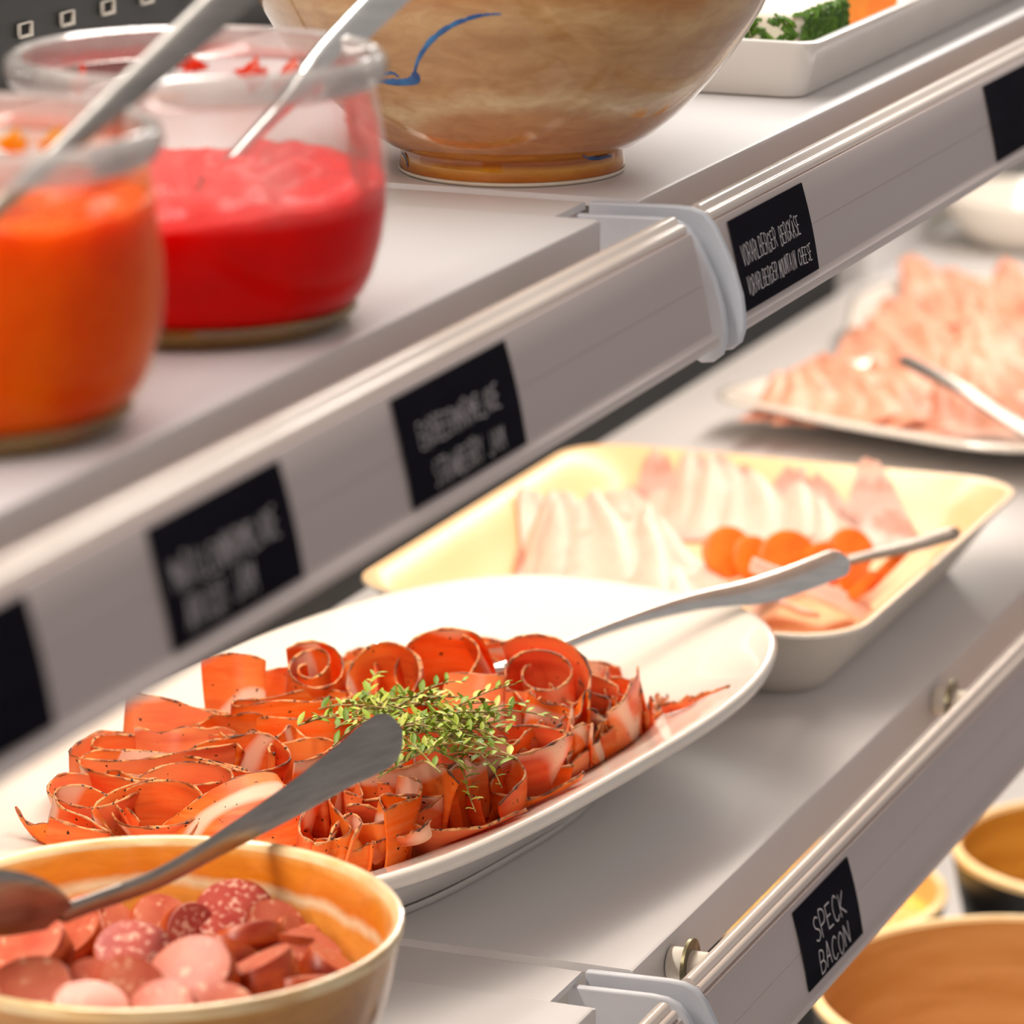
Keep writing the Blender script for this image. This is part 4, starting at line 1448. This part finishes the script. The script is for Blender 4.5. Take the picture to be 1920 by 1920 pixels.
def sausage(px, py, z, r, th, nx, ny, kind, label, seed, squash=1.0):
    """thick slice; nx, ny steer the cut face: across and away from the camera, rest is up"""
    rnd = random.Random(seed)
    nz = math.sqrt(max(0.02, 1 - nx * nx - ny * ny))
    nrm = Vector(tuple(E1 * nx + E2 * ny + np.array([0, 0, nz])))
    q = nrm.to_track_quat('Z', 'Y')
    pos = P(px, py, z)
    tilt = math.sqrt(max(0, 1 - nz * nz))
    need = r * (1 - .25 * tilt) + th * .3 * tilt
    lim = np.interp(z - r * tilt * .7, [q[1] for q in reversed(iprof)], [q[0] for q in reversed(iprof)]) - need - .001
    off = pos - SB
    rad_ = math.hypot(off[0], off[1])
    if rad_ > lim:                           # stay inside the bowl wall
        pos = np.array([SB[0] + off[0] * lim / rad_, SB[1] + off[1] * lim / rad_, pos[2]])
    t = empty('sausage_slice', pos)
    t.rotation_mode = 'QUATERNION'
    t.rotation_quaternion = q @ Matrix.Rotation(rnd.uniform(0, 6.28), 3, 'Z').to_quaternion()
    tag(t, label, 'sausage', 'sausage pieces in the ochre bowl')
    sl = rnd.uniform(-.25, .25)

    def ring(rr_, zz, w=1):
        return [(rr_ * math.cos(a) * (1 + .03 * math.sin(2 * a + seed)), rr_ * squash * math.sin(a), zz + sl * rr_ * math.cos(a) * w) for a in [2 * math.pi * k / 32 for k in range(32)]]
    V, Fc = loft([ring(r * .965, th * .5), ring(r, th * .46), ring(r * 1.02, 0, 0), ring(r, -th * .46, -.5), ring(r * .96, -th * .5, -.5)])
    obj('casing', V, Fc, M['casing'], t, True, 60)
    V, Fc = loft([ring(r * .968, th * .5), ring(r * .7, th * .53), ring(r * .3, th * .54), ring(r * .01, th * .545)])
    obj('cut_face', V, Fc, M[kind], t, True, 0)
    V, Fc = loft([ring(r * .01, -th * .54, -.5), ring(r * .5, -th * .53, -.5), ring(r * .965, -th * .5, -.5)])
    obj('cut_face', V, Fc, M[kind], t, True, 0)
    return t


SAU = [
    (455, 1712, .062, .0128, .006, .15, -.72, 'salami', 'largest speckled salami slice standing at the back of the bowl'),
    (250, 1792, .066, .0115, .007, .05, -.55, 'salami', 'speckled red slice in the middle of the bowl'),
    (62, 1792, .066, .0120, .010, -.35, -.35, 'sausage', 'orange topped sausage piece under the spoon head'),
    (58, 1878, .072, .0135, .010, -.15, -.45, 'sausage', 'large pale pink slice at the left border'),
    (365, 1842, .068, .0130, .012, -.25, -.55, 'sausage', 'pale pink thick slice in front of the middle'),
    (498, 1856, .062, .0110, .018, -.30, .25, 'sausage', 'rounded brown sausage end in the front right'),
    (248, 1872, .070, .0112, .010, .25, -.55, 'sausage', 'pink slice leaning on the pale thick slice'),
    (168, 1868, .070, .0100, .012, .62, -.45, 'sausage', 'tilted slice between the two large pink slices'),
    (152, 1746, .060, .0105, .008, -.55, -.45, 'sausage', 'pink wedge shaped slice beside the spoon neck'),
    (212, 1742, .060, .0100, .008, .70, -.20, 'sausage', 'brown slice edge right of the spoon neck'),
    (300, 1738, .058, .0100, .008, .35, -.60, 'sausage', 'red edged slice behind the middle slice'),
    (350, 1752, .060, .0090, .006, .70, -.55, 'salami', 'small purple slice left of the largest salami'),
    (462, 1772, .062, .0125, .007, -.30, .52, 'sausage', 'slice showing its red casing below the largest salami'),
    (540, 1750, .058, .0105, .010, .25, -.62, 'sausage', 'pink chunk right of the largest salami'),
    (520, 1785, .059, .0100, .012, .30, .30, 'sausage', 'brown chunk below the pink one'),
    (604, 1765, .056, .0105, .007, .78, -.30, 'sausage', 'slice standing on edge in the right half'),
    (650, 1768, .055, .0105, .012, -.50, .20, 'sausage', 'dark red sausage chunk near the right wall'),
    (690, 1786, .054, .0090, .010, .40, .10, 'sausage', 'small chunk touching the right wall'),
    (618, 1830, .058, .0098, .010, .50, .20, 'sausage', 'sausage chunk at the right front wall'),
    (572, 1800, .058, .0095, .010, .55, -.20, 'sausage', 'narrow chunk left of the right front one'),
    (430, 1805, .060, .0100, .010, .20, .40, 'sausage', 'brown piece behind the pale thick slice'),
    (560, 1870, .060, .0100, .012, .20, .30, 'sausage', 'sausage piece low at the front right wall'),
    (400, 1915, .066, .0105, .012, .30, -.30, 'sausage', 'sausage piece at the lower border'),
    (310, 1915, .070, .0105, .010, -.30, -.40, 'sausage', 'pink piece at the lower border of the picture'),
    (150, 1925, .072, .0110, .010, .10, -.30, 'sausage', 'front most pink slice at the lower left border'),
]
for k, a in enumerate(SAU):
    sausage(*a, seed=800 + k)
rr = random.Random(21)
for k in range(26):
    a, r = rr.uniform(0, 6.28), 0.050 * math.sqrt(rr.random())
    p = SB + np.array([r * math.cos(a), r * math.sin(a), rr.uniform(.036, .050)])
    d = p - CAM
    zc = d @ FWD
    sausage(960 + FPX * (d @ RGT) / zc, 960 - FPX * (d @ UPV) / zc, p[2], rr.uniform(.0095, .0115), .010, rr.uniform(-.6, .6), rr.uniform(-.6, .3), 'sausage',
            'sausage slice buried deeper in the ochre bowl', 860 + k)

# spoon resting on the bowl rim
pts = [PD(-20, 1700, 1.182), PD(62, 1712, 1.193), PD(110, 1716, 1.200), PD(170, 1694, 1.212), PD(300, 1645, 1.240), PD(432, 1570, 1.272), PD(560, 1492, 1.300), PD(660, 1425, 1.320), PD(725, 1385, 1.330), PD(752, 1368, 1.334)]
t = empty('serving_spoon', pts[2])
tag(t, 'large satin steel spoon resting on the sausage bowl rim', 'spoon')
utensil_handle('handle', pts[2:], [.0066, .0060, .0064, .0080, .0112, .0150, .0178, .0186, .0180], [.0034, .0034, .0034, .0032, .0030, .0028, .0026, .0026, .0024], UPV + RGT * .45 + FWD * .35, M['steel_dull'], t, 60)
spoon_head('spoon_bowl', pts[2], pts[0] - pts[2] + np.array([-.01, 0.01, .006]), UPV + .9 * FWD, 0.058, 0.036, 0.007, M['steel_dull'], t)

# ------------------------------------------------------------------ far plate with cold cuts
FC = np.array([0.890, 0.110, 0.0])
ctrl = [(-10, .22), (32, .243), (62, .15), (100, .094), (120, .128), (135, .196), (150, .19), (170, .192), (192, .203), (230, .165), (270, .118), (310, .14), (350, .22), (392, .243), (422, .15)]
A_ = [c[0] for c in ctrl]
R_ = [c[1] for c in ctrl]


def fring(s, z, n=120):
    sp = []
    for k in range(n):
        a = 360 * k / n
        i = max(j for j in range(len(A_) - 1) if A_[j] <= a)
        i = max(1, min(i, len(A_) - 3))
        u = (a - A_[i]) / (A_[i + 1] - A_[i])
        p0, p1, p2, p3 = R_[i - 1], R_[i], R_[i + 1], R_[i + 2]
        r = .5 * (2 * p1 + (p2 - p0) * u + (2 * p0 - 5 * p1 + 4 * p2 - p3) * u * u + (3 * p1 - p0 - 3 * p2 + p3) * u ** 3)
        r = r * s if s > .75 else r * s * .75 + .25 * s * .15
        sp.append((r * math.cos(math.radians(a)), r * math.sin(math.radians(a)), z))
    return sp


t = empty('curved_plate', FC)
tag(t, 'white plate with pointed corners and concave side, out of focus at right', 'plate')
V, Fc = loft([fring(s, z) for s, z in ((.003, .007), (.55, .007), (.72, .010), (.86, .017), (.97, .0225), (1.0, .0222), (1.0, .0205), (.96, .0185), (.80, .010), (.60, .003), (.55, .0), (.003, .0))])
obj('plate_body', V, Fc, M['porcelain'], t, True, 0)
rr = random.Random(31)
k = 0
for row, (x0, y0, x1, y1, n) in enumerate([(1500, 785, 1900, 812, 8), (1580, 735, 1920, 750, 7), (1660, 680, 1925, 690, 6), (1730, 625, 1930, 630, 5), (1780, 570, 1930, 575, 5)]):
    for i in range(n):
        u = i / (n - 1)
        p = P(x0 + (x1 - x0) * u, y0 + (y1 - y0) * u, .017)
        folded_sheet('cold_cut_slice', p, .062, .016, .050, math.radians(-50 + rr.uniform(-10, 10)), -1.28 + rr.uniform(-.12, .12), M['coldcut'],
                     ORD[i] + ' pink cold cut slice from the left in the ' + ORD[row] + ' row of the far plate', 'cold cut', 'cold cut slices on the far plate', 900 + k, False)
        k += 1
a, e = P(1690, 672, .045), P(1905, 795, .030)
t = empty('serving_tongs', a)
tag(t, 'grey steel tongs arm lying across the far cold cuts', 'tongs')
utensil_handle('arm', [a, a + (e - a) * .5 + np.array([0, 0, .002]), e, e + (e - a) * .5], [.008, .009, .010, .012], [.003, .003, .003, .003], np.array([.7, .5, .2]), M['steel_dull'], t)
t = empty('white_bowl', P(1925, 460, .0))
tag(t, 'small white bowl far back at the right border', 'bowl')
lathe('bowl_wall', [(0.0001, 0), (0.030, 0), (0.045, .012), (0.058, .032), (0.0575, .034), (0.043, .015), (0.028, .005), (0.0001, .004)], M['porcelain'], t, 60)

# ------------------------------------------------------------------ bamboo bowls on the bottom deck
def bamboo_bowl(c, r, zr, inner, label, fill=None):
    H = zr - ZB
    t = empty('bamboo_bowl', (c[0], c[1], ZB))
    tag(t, label, 'bowl')
    lathe('outer_lacquer', [(0.0001, 0), (r * .62, 0), (r * .66, .003), (r * .84, H * .35), (r * .95, H * .75), (r * .998, H - .004)], M['black'], t, 96)
    lathe('inner_bamboo', [(r - .0048, H - .002), (r * .92, H * .7), (r * .80, H * .38), (r * .60, .012), (0.0001, .010)], inner, t, 96)
    lathe('rim_band', [(r * .998, H - .004), (r + .0004, H - .001), (r - .001, H), (r - .004, H), (r - .0048, H - .002)], M['bamboo_rim'], t, 96)
    if fill:
        n = 60
        rings = []
        for i in range(14):
            q = 1 - i / 13.2
            rings.append([(r * .93 * q * math.cos(2 * math.pi * k / n), r * .93 * q * math.sin(2 * math.pi * k / n),
                           H * .80 + (.016 * (1 - q * q)) + .009 * mnoise.noise(Vector((math.cos(2 * math.pi * k / n) * q * 4, math.sin(2 * math.pi * k / n) * q * 4, 2))) * min(1, 3 * (1 - q))) for k in range(n)])
        V, Fc = loft(rings)
        o = obj('food_mound', V, Fc, fill, t, True, 0)
    return t


bamboo_bowl(P(1930, 1855, -.150), 0.0955, -.150, M['bamboo'], 'large tan bamboo bowl with black outside in the lower right corner')
bamboo_bowl(P(2085, 1585, -.170), 0.0790, -.170, M['bamboo_y'], 'mustard bamboo bowl cut by the right border')
bamboo_bowl(P(1492, 1660, -.190), 0.0745, -.190, M['bamboo_rim'], 'bamboo bowl of yellow food behind the lower ticket strip', M['yellow'])
